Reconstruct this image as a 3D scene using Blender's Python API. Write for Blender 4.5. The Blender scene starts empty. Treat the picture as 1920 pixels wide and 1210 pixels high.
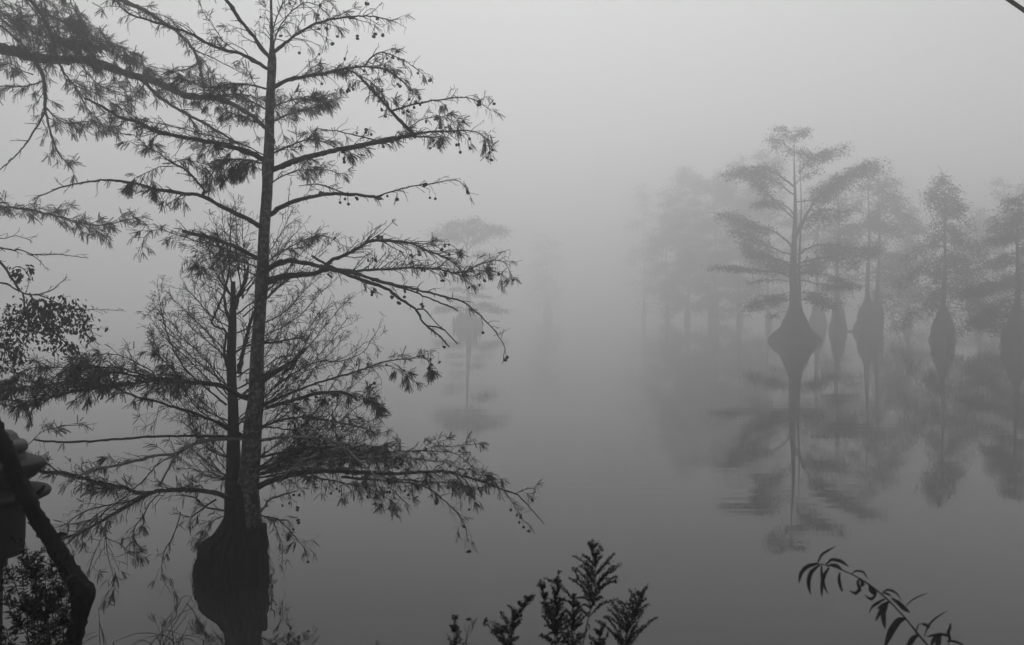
import bpy, math, random
import numpy as np
from mathutils import Vector

# ------------------------------------------------------------------ camera, sky, sun, exposure
SC = bpy.context.scene
COL = SC.collection
CAMZ = 3.0
F = 1500.0
PITCH = math.atan(30.0 / F)
cam = bpy.data.objects.new('camera', bpy.data.cameras.new('camera'))
COL.objects.link(cam)
SC.camera = cam
cam.location = (0, 0, CAMZ)
cam.rotation_euler = (math.radians(90) - PITCH, 0, 0)
cam.data.lens = 36.0 * F / 1920.0
cam.data.clip_start = 0.05
cam.data.clip_end = 3000
cam.data.dof.use_dof = True
cam.data.dof.focus_distance = 8.8
cam.data.dof.aperture_fstop = 5.6

SUN_EL = 67
world = bpy.data.worlds.new('World')
SC.world = world
world.use_nodes = True
wn = world.node_tree
bg = wn.nodes['Background']
sky = wn.nodes.new('ShaderNodeTexSky')
sky.sky_type = 'NISHITA'
sky.sun_disc = False
sky.sun_elevation = math.radians(SUN_EL)
sky.sun_rotation = 0.0
sky.dust_density = 4
bw = wn.nodes.new('ShaderNodeRGBToBW')
wn.links.new(sky.outputs[0], bw.inputs[0])
wn.links.new(bw.outputs[0], bg.inputs[0])
bg.inputs[1].default_value = 0.147
sun = bpy.data.lights.new('sun', 'SUN')
sun.energy = 0.40
sun.angle = math.radians(45)
suno = bpy.data.objects.new('sun', sun)
COL.objects.link(suno)
suno.rotation_euler = (-math.radians(90 - SUN_EL), 0, 0)
SC.view_settings.view_transform = 'Standard'
SC.view_settings.look = 'None'
SC.view_settings.exposure = 0.0
SC.view_settings.gamma = 1.0
SC.render.film_transparent = False
SC.cycles.volume_bounces = 12
SC.cycles.max_bounces = 14
SC.cycles.use_denoising = True

# ------------------------------------------------------------------ helpers
FW = Vector((0, math.cos(PITCH), -math.sin(PITCH)))
UPV = Vector((0, math.sin(PITCH), math.cos(PITCH)))
def P(px, py, Y):
    """point of the place seen at photo pixel (px, py) at distance Y along the ground"""
    d = FW + Vector((1, 0, 0)) * ((px - 960) / F) + UPV * (-(py - 605) / F)
    return Vector((0, 0, CAMZ)) + d * (Y / d.y)
def water_Y(py):
    a = PITCH + math.atan((py - 605) / F)
    return CAMZ / math.tan(a)

def tag(o, label=None, cat=None, group=None, kind=None):
    if label: o['label'] = label
    if cat: o['category'] = cat
    if group: o['group'] = group
    if kind: o['kind'] = kind
    return o
def empty(name, loc, label, cat, group=None):
    o = bpy.data.objects.new(name, None)
    COL.objects.link(o)
    o.location = loc
    o.empty_display_size = 0.2
    return tag(o, label, cat, group)

def mat(name, base, rough=0.9, var=0.0, scale=10.0, light=None, lscale=5.0, lth=0.6, bump=0.0, bscale=30.0, stretch=None, spec=0.3, transl=0.0):
    """grey procedural material: base tone broken up by noise, optional pale patches, relief"""
    m = bpy.data.materials.new(name)
    m.use_nodes = True
    t = m.node_tree
    b = t.nodes['Principled BSDF']
    b.inputs['Roughness'].default_value = rough
    b.inputs['Specular IOR Level'].default_value = spec
    tc = t.nodes.new('ShaderNodeTexCoord')
    mp = t.nodes.new('ShaderNodeMapping')
    if stretch: mp.inputs['Scale'].default_value = stretch
    t.links.new(tc.outputs['Object'], mp.inputs['Vector'])
    n = t.nodes.new('ShaderNodeTexNoise')
    n.inputs['Scale'].default_value = scale
    n.inputs['Detail'].default_value = 5
    t.links.new(mp.outputs[0], n.inputs['Vector'])
    r = t.nodes.new('ShaderNodeValToRGB')
    lo, hi = base * (1 - var), base * (1 + var)
    r.color_ramp.elements[0].position = 0.3
    r.color_ramp.elements[0].color = (lo, lo, lo, 1)
    r.color_ramp.elements[1].position = 0.7
    r.color_ramp.elements[1].color = (hi, hi, hi, 1)
    t.links.new(n.outputs['Fac'], r.inputs['Fac'])
    out = r.outputs['Color']
    if light:
        n2 = t.nodes.new('ShaderNodeTexNoise')
        n2.inputs['Scale'].default_value = lscale
        n2.inputs['Detail'].default_value = 6
        n2.inputs['Roughness'].default_value = 0.65
        t.links.new(tc.outputs['Object'], n2.inputs['Vector'])
        r2 = t.nodes.new('ShaderNodeValToRGB')
        r2.color_ramp.elements[0].position = lth
        r2.color_ramp.elements[0].color = (0, 0, 0, 1)
        r2.color_ramp.elements[1].position = min(1, lth + 0.16)
        t.links.new(n2.outputs['Fac'], r2.inputs['Fac'])
        mx = t.nodes.new('ShaderNodeMixRGB')
        mx.inputs['Color2'].default_value = (light, light, light, 1)
        t.links.new(r2.outputs['Color'], mx.inputs['Fac'])
        t.links.new(out, mx.inputs['Color1'])
        out = mx.outputs['Color']
    t.links.new(out, b.inputs['Base Color'])
    if bump:
        n3 = t.nodes.new('ShaderNodeTexNoise')
        n3.inputs['Scale'].default_value = bscale
        n3.inputs['Detail'].default_value = 6
        t.links.new(mp.outputs[0], n3.inputs['Vector'])
        bp = t.nodes.new('ShaderNodeBump')
        bp.inputs['Strength'].default_value = 1.0
        bp.inputs['Distance'].default_value = bump
        t.links.new(n3.outputs['Fac'], bp.inputs['Height'])
        t.links.new(bp.outputs['Normal'], b.inputs['Normal'])
    if transl:
        tr = t.nodes.new('ShaderNodeBsdfTranslucent')
        tr.inputs['Color'].default_value = (transl, transl, transl, 1)
        ad = t.nodes.new('ShaderNodeAddShader')
        t.links.new(b.outputs[0], ad.inputs[0])
        t.links.new(tr.outputs[0], ad.inputs[1])
        t.links.new(ad.outputs[0], t.nodes['Material Output'].inputs['Surface'])
    return m

M_BARK = mat('bark_lichen', 0.022, var=0.7, scale=16, light=0.13, lscale=20, lth=0.47, bump=0.02, bscale=26, stretch=(1, 1, 0.22))
M_LIMB = mat('limb_bark', 0.013, var=0.5, scale=25, light=0.09, lscale=14, lth=0.56, bump=0.004, bscale=60)
M_PALE = mat('pale_lichen_bark', 0.12, var=0.4, scale=25, light=0.25, lscale=16, lth=0.55, bump=0.004, bscale=60)
M_DARKBARK = mat('dark_wet_bark', 0.013, var=0.4, scale=12, bump=0.01, bscale=25, stretch=(1, 1, 0.35))
M_ROOT = mat('wet_root_mass', 0.008, var=0.6, scale=12, light=0.02, lscale=10, lth=0.6, bump=0.02, bscale=25, stretch=(1, 1, 0.25), spec=0.1)
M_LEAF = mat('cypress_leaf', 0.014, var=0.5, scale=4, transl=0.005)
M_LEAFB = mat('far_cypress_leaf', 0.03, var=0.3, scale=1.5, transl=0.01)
M_CONE = mat('cypress_cone', 0.02, var=0.3, scale=80, bump=0.003, bscale=120)
M_WEED = mat('weed_leaf', 0.022, var=0.5, scale=60, transl=0.01)
M_SEED = mat('seed_head', 0.015, var=0.5, scale=60)
M_GROUND = mat('bank_soil', 0.05, var=0.5, scale=3, bump=0.04, bscale=9)
M_BED = mat('lake_bed_mud', 0.03, var=0.3, scale=1)
M_METAL = mat('dark_painted_metal', 0.004, rough=0.8, var=0.3, scale=12, bump=0.001, bscale=40)
M_PALECAP = mat('pale_cap', 0.025, rough=0.6, var=0.4, scale=20, bump=0.001, bscale=40)
M_CABLE = mat('cable_sheath', 0.02, rough=0.5, var=0.3, scale=20)

class Mesher:
    def __init__(s):
        s.v = []; s.q = []; s.t = []; s.n = 0
    def add(s, v, q=None, t=None):
        v = np.asarray(v, dtype=np.float64).reshape(-1, 3)
        s.v.append(v)
        if q is not None and len(q): s.q.append(np.asarray(q, dtype=np.int64).reshape(-1, 4) + s.n)
        if t is not None and len(t): s.t.append(np.asarray(t, dtype=np.int64).reshape(-1, 3) + s.n)
        s.n += len(v)
    def tube(s, pts, rad, k=5, rough=0.0, rs=None):
        p = np.array([tuple(a) for a in pts], dtype=np.float64)
        n = len(p)
        if n < 2: return
        r = np.asarray(rad, dtype=np.float64)
        tg = np.gradient(p, axis=0)
        tg /= (np.linalg.norm(tg, axis=1)[:, None] + 1e-12)
        m = tg.mean(axis=0)
        ref = np.array((0., 1., 0.)) if abs(m[1]) < 0.75 * np.linalg.norm(m) + 1e-9 else np.array((1., 0., 0.3))
        a = np.cross(tg, ref); a /= (np.linalg.norm(a, axis=1)[:, None] + 1e-12)
        b = np.cross(tg, a)
        th = np.arange(k) * 2 * math.pi / k
        rv = np.ones((n, k)) if not rough else 1 + rough * rs.normal(size=(n, k))
        ring = p[:, None, :] + (r[:, None] * rv)[:, :, None] * (np.cos(th)[None, :, None] * a[:, None, :] + np.sin(th)[None, :, None] * b[:, None, :])
        i = np.arange(n - 1)[:, None] * k
        j = np.arange(k)[None, :]
        jn = (j + 1) % k
        q = np.stack([i + j, i + jn, i + k + jn, i + k + j], axis=-1).reshape(-1, 4)
        v = np.vstack([ring.reshape(-1, 3), p[:1], p[-1:] + tg[-1:] * r[-1]])
        c0 = n * k; c1 = c0 + 1
        jj = np.arange(k); jjn = (jj + 1) % k
        t = np.vstack([np.stack([jjn, jj, np.full(k, c0)], 1), np.stack([(n - 1) * k + jj, (n - 1) * k + jjn, np.full(k, c1)], 1)])
        s.add(v, q, t)
    def stamp(s, tv, tt, org, X, Y, Z):
        """template verts/tris placed at many origins with axis vectors (already scaled)"""
        org = np.asarray(org); X = np.asarray(X); Y = np.asarray(Y); Z = np.asarray(Z)
        N = len(org)
        if N == 0: return
        v = org[:, None, :] + tv[None, :, 0:1] * X[:, None, :] + tv[None, :, 1:2] * Y[:, None, :] + tv[None, :, 2:3] * Z[:, None, :]
        t = tt[None] + (np.arange(N) * len(tv))[:, None, None]
        s.add(v.reshape(-1, 3), None, t.reshape(-1, 3))
    def build(s, name, m, parent=None, smooth=True):
        org = np.array(parent.matrix_world.translation if False else (parent['_org'] if parent is not None and '_org' in parent else (0, 0, 0)), dtype=np.float64)
        me = bpy.data.meshes.new(name)
        if s.n:
            v = np.vstack(s.v) - org
            q = np.vstack(s.q) if s.q else np.zeros((0, 4), int)
            t = np.vstack(s.t) if s.t else np.zeros((0, 3), int)
            me.vertices.add(len(v)); me.vertices.foreach_set('co', v.astype(np.float32).ravel())
            me.loops.add(q.size + t.size)
            me.loops.foreach_set('vertex_index', np.concatenate([q.ravel(), t.ravel()]).astype(np.int32))
            me.polygons.add(len(q) + len(t))
            st = np.concatenate([np.arange(len(q)) * 4, q.size + np.arange(len(t)) * 3]).astype(np.int32)
            me.polygons.foreach_set('loop_start', st)
            me.update(calc_edges=True)
            if smooth: me.polygons.foreach_set('use_smooth', np.ones(len(me.polygons), dtype=bool))
        me.materials.append(m)
        o = bpy.data.objects.new(name, me)
        COL.objects.link(o)
        if parent is not None:
            o.parent = parent
            o['_org'] = list(org)
        return o

def thing(name, loc, label, cat, group=None):
    o = empty(name, loc, label, cat, group)
    o['_org'] = list(loc)
    return o

def smooth_path(c, step):
    """Catmull-Rom through control rows (any number of columns); the first 3 columns give the length"""
    c = np.asarray(c, dtype=np.float64)
    if len(c) == 2:
        n = max(2, int(np.linalg.norm(c[1, :3] - c[0, :3]) / step) + 1)
        return c[0] + (c[1] - c[0]) * np.linspace(0, 1, n)[:, None]
    e = np.vstack([2 * c[0] - c[1], c, 2 * c[-1] - c[-2]])
    out = []
    for i in range(len(c) - 1):
        p0, p1, p2, p3 = e[i:i + 4]
        n = max(1, int(np.linalg.norm(p2[:3] - p1[:3]) / step))
        t = (np.arange(n) / n)[:, None]
        out.append(0.5 * ((2 * p1) + (-p0 + p2) * t + (2 * p0 - 5 * p1 + 4 * p2 - p3) * t ** 2 + (-p0 + 3 * p1 - 3 * p2 + p3) * t ** 3))
    out.append(c[-1:])
    return np.vstack(out)

# ---- templates
def branchlet_template(pairs=9, ln=0.085, droop=0.3):
    v = [(0, 0, 0), (0.5, 0, -0.1 * droop), (1, 0, -0.45 * droop)]
    v = [(0, -0.008, 0), (0, 0.008, 0), (1, 0, -0.45 * droop)]
    t = [(0, 1, 2)]
    for i in range(pairs):
        u = 0.1 + 0.88 * i / pairs
        z = -0.45 * droop * u * u
        l = ln * (1 - 0.45 * abs(u - 0.4))
        for sgn in (-1, 1):
            k = len(v)
            v += [(u, 0, z), (u + 0.1, 0, z), (u + l * 0.8, sgn * l, z - 0.02)]
            t.append((k, k + 1, k + 2))
    return np.array(v, float), np.array(t)
BR_V, BR_T = branchlet_template()
NT_V = np.array([(0, -0.5, 0), (0.45, 0.5, 0.06), (1, 0, -0.12), (0.1, 0.2, -0.1)], float)   # small ragged leaf scrap
NT_T = np.array([(0, 2, 1), (0, 1, 3)])
OC_V = np.array([(1, 0, 0), (-1, 0, 0), (0, 1, 0), (0, -1, 0), (0, 0, 1), (0, 0, -1)], float)
OC_T = np.array([(0, 2, 4), (2, 1, 4), (1, 3, 4), (3, 0, 4), (2, 0, 5), (1, 2, 5), (3, 1, 5), (0, 3, 5)])
LF_V = np.array([(0, 0, 0), (0.35, 0.5, 0.08), (0.35, -0.5, 0.08), (0.7, 0.38, 0.02), (0.7, -0.38, 0.02), (1, 0, -0.12), (0.5, 0, -0.04)], float)
LF_T = np.array([(0, 6, 1), (0, 2, 6), (1, 6, 3), (2, 4, 6), (3, 6, 5), (6, 4, 5)])

def frames(d, rng, flat=0.5):
    """for direction rows d give random side/normal rows"""
    d = d / (np.linalg.norm(d, axis=1)[:, None] + 1e-9)
    rr = rng.normal(size=d.shape)
    rr[:, 2] *= flat
    y = np.cross(np.cross(d, rr), d)
    y /= (np.linalg.norm(y, axis=1)[:, None] + 1e-9)
    z = np.cross(d, y)
    z[z[:, 2] < 0] *= -1
    return d, y, z

def rvec(R): 
    return Vector((R.gauss(0, 1), R.gauss(0, 1), R.gauss(0, 1)))

class Foliage:
    """collects branchlets to be stamped at once"""
    def __init__(s): s.o = []; s.d = []; s.l = []
    def spray(s, p, d, R, n, ln, spread=0.7, down=0.35):
        for _ in range(n):
            q = (d + rvec(R) * spread * 0.6 + Vector((0, 0, -down * R.uniform(0.4, 1.6))))
            q.normalize()
            s.o.append(tuple(p + rvec(R) * ln * 0.08)); s.d.append(tuple(q)); s.l.append(ln * R.uniform(0.6, 1.2))
    def build(s, name, m, parent, seed, tv=BR_V, tt=BR_T, width=1.0, kind='stuff'):
        if not s.o: return None
        rng = np.random.default_rng(seed)
        o = np.array(s.o); d = np.array(s.d); l = np.array(s.l)[:, None]
        X, Y, Z = frames(d, rng)
        ms = Mesher(); ms.stamp(tv, tt, o, X * l, Y * l * width, Z * l)
        ob = ms.build(name, m, parent, smooth=False)
        return tag(ob, kind=kind)

# cones: four shared meshes, one to four bumpy balls each
CONES = []
def make_cone_meshes():
    R = random.Random(5)
    import bmesh
    for k, nb in enumerate((1, 2, 3, 4)):
        b2 = bmesh.new()
        for j in range(nb):
            g = bmesh.ops.create_icosphere(b2, subdivisions=1, radius=0.0125 * R.uniform(0.85, 1.1))
            off = Vector((0, 0, 0)) if nb == 1 else Vector((R.uniform(-1, 1), R.uniform(-1, 1), R.uniform(-0.7, 0.7))).normalized() * 0.0125
            for v in g['verts']:
                v.co = v.co * R.uniform(0.88, 1.12) + off
        me = bpy.data.meshes.new('cone'); b2.to_mesh(me); b2.free()
        me.materials.append(M_CONE)
        CONES.append(me)
make_cone_meshes()
NCONE = [0]
def put_cone(p, parent, R, size=1.0):
    me = R.choice((CONES[0], CONES[0], CONES[1], CONES[2], CONES[3]))
    o = bpy.data.objects.new('cone', me)
    COL.objects.link(o)
    o.parent = parent
    o.location = Vector(p) - Vector(parent['_org'])
    o.rotation_euler = (R.uniform(0, 6), R.uniform(0, 6), R.uniform(0, 6))
    s = size * R.uniform(1.1, 1.5)
    o.scale = (s, s, s)
    NCONE[0] += 1

def twig(ms, fo, cones, p, d, L, w, R, lvl, leaf, cone, ll, droop=0.5, wig=0.16, sub=0.6, ends=True):
    """grow one twig: returns nothing, adds wood to ms, foliage to fo, cone positions to cones"""
    n = max(3, int(L / 0.045))
    st = L / n
    pts = [p.copy()]
    dd = d.normalized()
    for i in range(n):
        dd = dd + rvec(R) * wig * 0.55 + Vector((0, 0, -droop * st * 1.6))
        if R.random() < 0.18: dd += rvec(R) * 0.28
        dd.normalize()
        p = p + dd * st
        pts.append(p.copy())
        if lvl > 0 and i > 0 and R.random() < sub:
            side = dd.cross(rvec(R)).normalized()
            twig(ms, fo, cones, p.copy(), dd * 0.8 + side * R.uniform(0.3, 1.0), L * R.uniform(0.25, 0.6) * (1 - 0.5 * i / n), w * 0.6, R, lvl - 1, leaf, cone, ll, droop * 1.3, wig, sub * 0.6)
        if leaf and R.random() < leaf * 0.8:
            fo.spray(p, dd, R, R.randint(2, 5), ll, 0.7, 0.7)
        elif R.random() < 0.12:          # bare spur
            s2 = dd.cross(rvec(R)).normalized()
            ms.tube([p, p + (dd * 0.5 + s2) * 0.02], [w * 0.5, w * 0.3], 3)
    r = np.linspace(w, max(w * 0.4, 0.0020), len(pts))
    ms.tube(pts, r, 4 if w > 0.004 else 3)
    if ends:
        x = R.random()
        if x < leaf: fo.spray(p, dd, R, R.randint(5, 9), ll * 1.1, 0.9, 0.4)
        elif x < leaf + cone * 2.4:
            e = p + Vector((R.uniform(-.2, .2), R.uniform(-.2, .2), -1)) * R.uniform(0.02, 0.10)
            ms.tube([p, e], [max(w * .4, .0016), 0.0014], 3)
            cones.append(tuple(e))

# ------------------------------------------------------------------ air, water, ground
def make_haze():
    m = bpy.data.materials.new('fog'); m.use_nodes = True
    t = m.node_tree
    t.nodes.remove(t.nodes['Principled BSDF'])
    v = t.nodes.new('ShaderNodeVolumePrincipled')
    v.inputs['Color'].default_value = (.995, .995, .995, 1)
    v.inputs['Density'].default_value = 0.0122
    v.inputs['Anisotropy'].default_value = 0.75
    t.links.new(v.outputs[0], t.nodes['Material Output'].inputs['Volume'])
    x0, x1, y0, y1, z0, z1 = -330, 330, -60, 430, -4.0, 40
    ms = Mesher()
    ms.add([(x, y, z) for x in (x0, x1) for y in (y0, y1) for z in (z0, z1)], [(0, 1, 3, 2), (4, 6, 7, 5), (0, 4, 5, 1), (2, 3, 7, 6), (0, 2, 6, 4), (1, 5, 7, 3)])
    tag(ms.build('haze', m, smooth=False), kind='stuff')
make_haze()

def make_water():
    m = bpy.data.materials.new('lake_water'); m.use_nodes = True
    t = m.node_tree
    b = t.nodes['Principled BSDF']
    b.inputs['Base Color'].default_value = (.016, .016, .016, 1)
    b.inputs['Roughness'].default_value = 0.02
    b.inputs['IOR'].default_value = 1.33
    tc = t.nodes.new('ShaderNodeTexCoord')
    def noise(sc, det, scale):
        mp = t.nodes.new('ShaderNodeMapping'); mp.inputs['Scale'].default_value = scale
        t.links.new(tc.outputs['Object'], mp.inputs['Vector'])
        n = t.nodes.new('ShaderNodeTexNoise'); n.inputs['Scale'].default_value = sc; n.inputs['Detail'].default_value = det
        t.links.new(mp.outputs[0], n.inputs['Vector'])
        return n.outputs['Fac']
    def math_(op, a, bb):
        x = t.nodes.new('ShaderNodeMath'); x.operation = op
        for i, q in enumerate((a, bb)):
            if isinstance(q, (int, float)): x.inputs[i].default_value = q
            else: t.links.new(q, x.inputs[i])
        return x.outputs[0]
    fine = noise(1.0, 2, (0.45, 3.4, 1))          # long low ripples lying across the view
    swell = noise(1.0, 2, (0.12, 0.5, 1))
    patch = noise(1.0, 2, (0.10, 0.22, 1))
    r = t.nodes.new('ShaderNodeValToRGB')
    r.color_ramp.elements[0].position = 0.44; r.color_ramp.elements[0].color = (.25, .25, .25, 1)
    r.color_ramp.elements[1].position = 0.58
    t.links.new(patch, r.inputs['Fac'])
    h = math_('ADD', math_('MULTIPLY', math_('MULTIPLY', fine, r.outputs['Color']), 0.0026), math_('MULTIPLY', swell, 0.002))
    bp = t.nodes.new('ShaderNodeBump'); bp.inputs['Distance'].default_value = 1.0; bp.inputs['Strength'].default_value = 1.0
    t.links.new(h, bp.inputs['Height'])
    t.links.new(bp.outputs['Normal'], b.inputs['Normal'])
    ms = Mesher(); ms.add([(-320, 1, 0), (320, 1, 0), (320, 420, 0), (-320, 420, 0)], [(0, 1, 2, 3)])
    tag(ms.build('water', m, smooth=False), kind='structure')
make_water()

def make_ground():
    rng = np.random.default_rng(3)
    xs = np.linspace(-320, 320, 221)
    ys = np.concatenate([np.linspace(-55, -3, 14), np.linspace(-2, 9, 45), np.linspace(12, 420, 30)])
    def hgt(x, y):
        z = 1.4 if y < 1.8 else (1.4 - (y - 1.8) * 0.55)
        z = max(z, -2.2)
        return z + 0.06 * math.sin(x * 1.7 + y) + 0.05 * math.sin(x * 0.6 - y * 2.3)
    v = [(x, y, hgt(x, y) + rng.uniform(-.03, .03)) for y in ys for x in xs]
    n = len(xs)
    q = [(j * n + i, j * n + i + 1, (j + 1) * n + i + 1, (j + 1) * n + i) for j in range(len(ys) - 1) for i in range(n - 1)]
    ms = Mesher(); ms.add(v, q)
    tag(ms.build('ground', M_GROUND), kind='structure')
make_ground()
def ground_z(x, y):
    return max(1.4 if y < 1.8 else 1.4 - (y - 1.8) * 0.55, -2.2) + 0.06 * math.sin(x * 1.7 + y) + 0.05 * math.sin(x * 0.6 - y * 2.3)

# ------------------------------------------------------------------ limbs traced as they stand, at their own distances
def limb_path(pts, Y0, dz, w0, w1, R, step_px=7, rough=0.12, wob=0.5, bend=0):
    """pts: photo points along the limb; Y0 distance of its root, dz how far it reaches away (+) or towards (-) the bank"""
    S = Y0 / F
    seg = [0.0]
    for a, b in zip(pts[:-1], pts[1:]): seg.append(seg[-1] + math.hypot(b[0] - a[0], b[1] - a[1]))
    T = seg[-1]
    rows = []
    for (x, y), s in zip(pts, seg):
        u = s / T
        p = P(x, y, Y0 + dz * (u ** 0.9))
        rows.append((p.x, p.y, p.z, u))
    c = smooth_path(rows, step_px * S)
    u = c[:, 3]
    rad = (w0 + (w1 - w0) * u ** 0.85) * 0.5 * S
    n = len(c)
    for i in range(n):
        k = 0 if i == 0 else 1
        c[i, :3] += np.array((R.gauss(0, 1), R.gauss(0, 1), R.gauss(0, 1))) * wob * S * k
        rad[i] *= 1 + R.uniform(-rough, rough) + (0.25 if R.random() < 0.06 else 0)
    return c[:, :3], rad

def add_limb(root, spec, Y, seed, m=M_LIMB, name='branch', ll=0.09, tree_up=0.0, leafmat=M_LEAF, leafdown=0.5):
    pts, w0, w1, dz = spec[:4]
    kw = dict(tw=16, L=60, leaf=0.2, cone=0.15, t0=0.12, t1=1.0, droop=0.55, lvl=1, wt=1.9, fwd=0.8, up=0.15, mt=m, stub=False, sub=0.5, y0=None)
    if len(spec) > 4: kw.update(spec[4])
    R = random.Random(seed)
    Y0 = kw['y0'] or Y
    dn_ = 0.62 if root is near else 0.8
    S = Y0 / F
    c, rad = limb_path(pts, Y0, dz, w0, w1, R)
    ms = Mesher(); fo = Foliage(); cones = []
    if w0 > 6: ms.tube(c, rad, 9, 0.08, np.random.default_rng(seed))
    else: ms.tube(c, rad, 6 if w0 > 3 else 5)
    d = np.linalg.norm(np.diff(c, axis=0), axis=1)
    cum = np.concatenate([[0], np.cumsum(d)]); T = cum[-1]
    if kw['tw']:
        s = kw['t0'] * T; sg = 1
        while s < kw['t1'] * T:
            i = min(int(np.searchsorted(cum, s)), len(c) - 1); i = max(i, 1)
            tg = Vector(c[i] - c[i - 1]).normalized()
            u = s / T
            side = tg.cross(Vector((0, 0, 1)))
            if side.length < 0.2: side = tg.cross(Vector((0, 1, 0)))
            side.normalize(); sg = -sg
            dd = tg * kw['fwd'] * R.uniform(0.6, 1.3) + side * sg * R.uniform(0.2, 0.9) + Vector((0, 0, 1)) * (kw['up'] + R.gauss(0, 0.45))
            L = kw['L'] * S * R.uniform(0.35, 1.15) * (1 - 0.35 * u)
            wv = math.sin(s / S * .055 + seed) + .7 * math.sin(s / S * .13 + seed * 2.1)
            lf_ = kw['leaf'] * (1 if root is not near else (1.35 if wv > .1 else .22))
            twig(ms, fo, cones, Vector(c[i]), dd, L, min(rad[i] * 0.6, kw['wt'] * 0.5 * S), R, kw['lvl'] + (1 if root is near and R.random() < .45 else 0), lf_, kw['cone'], ll, kw['droop'], sub=kw['sub'])
            if kw['leaf'] > 0.3 and R.random() < lf_:
                fo.spray(Vector(c[i]), tg * 0.5 + side * sg, R, R.randint(2, 5), ll, 0.9, leafdown)
            s += kw['tw'] * dn_ * S * R.uniform(0.5, 1.5)
        if not kw['stub'] and kw['t1'] >= 1:
            tg = Vector(c[-1] - c[-2]).normalized()
            for _ in range(2):
                twig(ms, fo, cones, Vector(c[-1]), tg + rvec(R) * 0.25, kw['L'] * S * R.uniform(0.2, 0.5), rad[-1] * 0.8, R, 0, kw['leaf'], kw['cone'], ll, kw['droop'])
    o = ms.build(name, kw['mt'], root)
    f = fo.build('needles', leafmat, o, seed)
    R.shuffle(cones)
    for p in cones[:6 if w0 < 5 else 9]:
        if NCONE[0] < 296: put_cone(p, o, R)
    for p in cones[:0]: pass
    return o, cones

def extrude_trunk(ms, rows, Y, k=14, rough=0.05, R=None, flute=0.0, nf=7):
    """rows: (px centre, py, px width); vertical trunk with irregular rings"""
    S = Y / F
    rr = []
    for x, y, w in rows:
        p = P(x, y, Y); rr.append((p.x, p.y, p.z, w * 0.5 * S))
    c = smooth_path(rr, 9 * S)
    ph = [R.uniform(0, 6.3) for _ in range(6)]
    V = []
    for j, (x, y, z, r) in enumerate(c):
        for i in range(k):
            a = i * 2 * math.pi / k
            q = r * (1 + flute * math.sin(nf * a + ph[0] + z * 0.6) + rough * math.sin(3 * a + z * 5 + ph[1]) + rough * 0.8 * math.sin(5 * a - z * 9 + ph[2]) + R.gauss(0, rough * 0.35))
            V.append((x + q * math.cos(a), y + q * math.sin(a), z))
    n = len(c)
    Q = [(j * k + i, j * k + (i + 1) % k, (j + 1) * k + (i + 1) % k, (j + 1) * k + i) for j in range(n - 1) for i in range(k)]
    ms.add(V, Q, [(0, i + 1, i) for i in range(1, k - 1)] + [((n - 1) * k, (n - 1) * k + i, (n - 1) * k + i + 1) for i in range(1, k - 1)])

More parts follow.
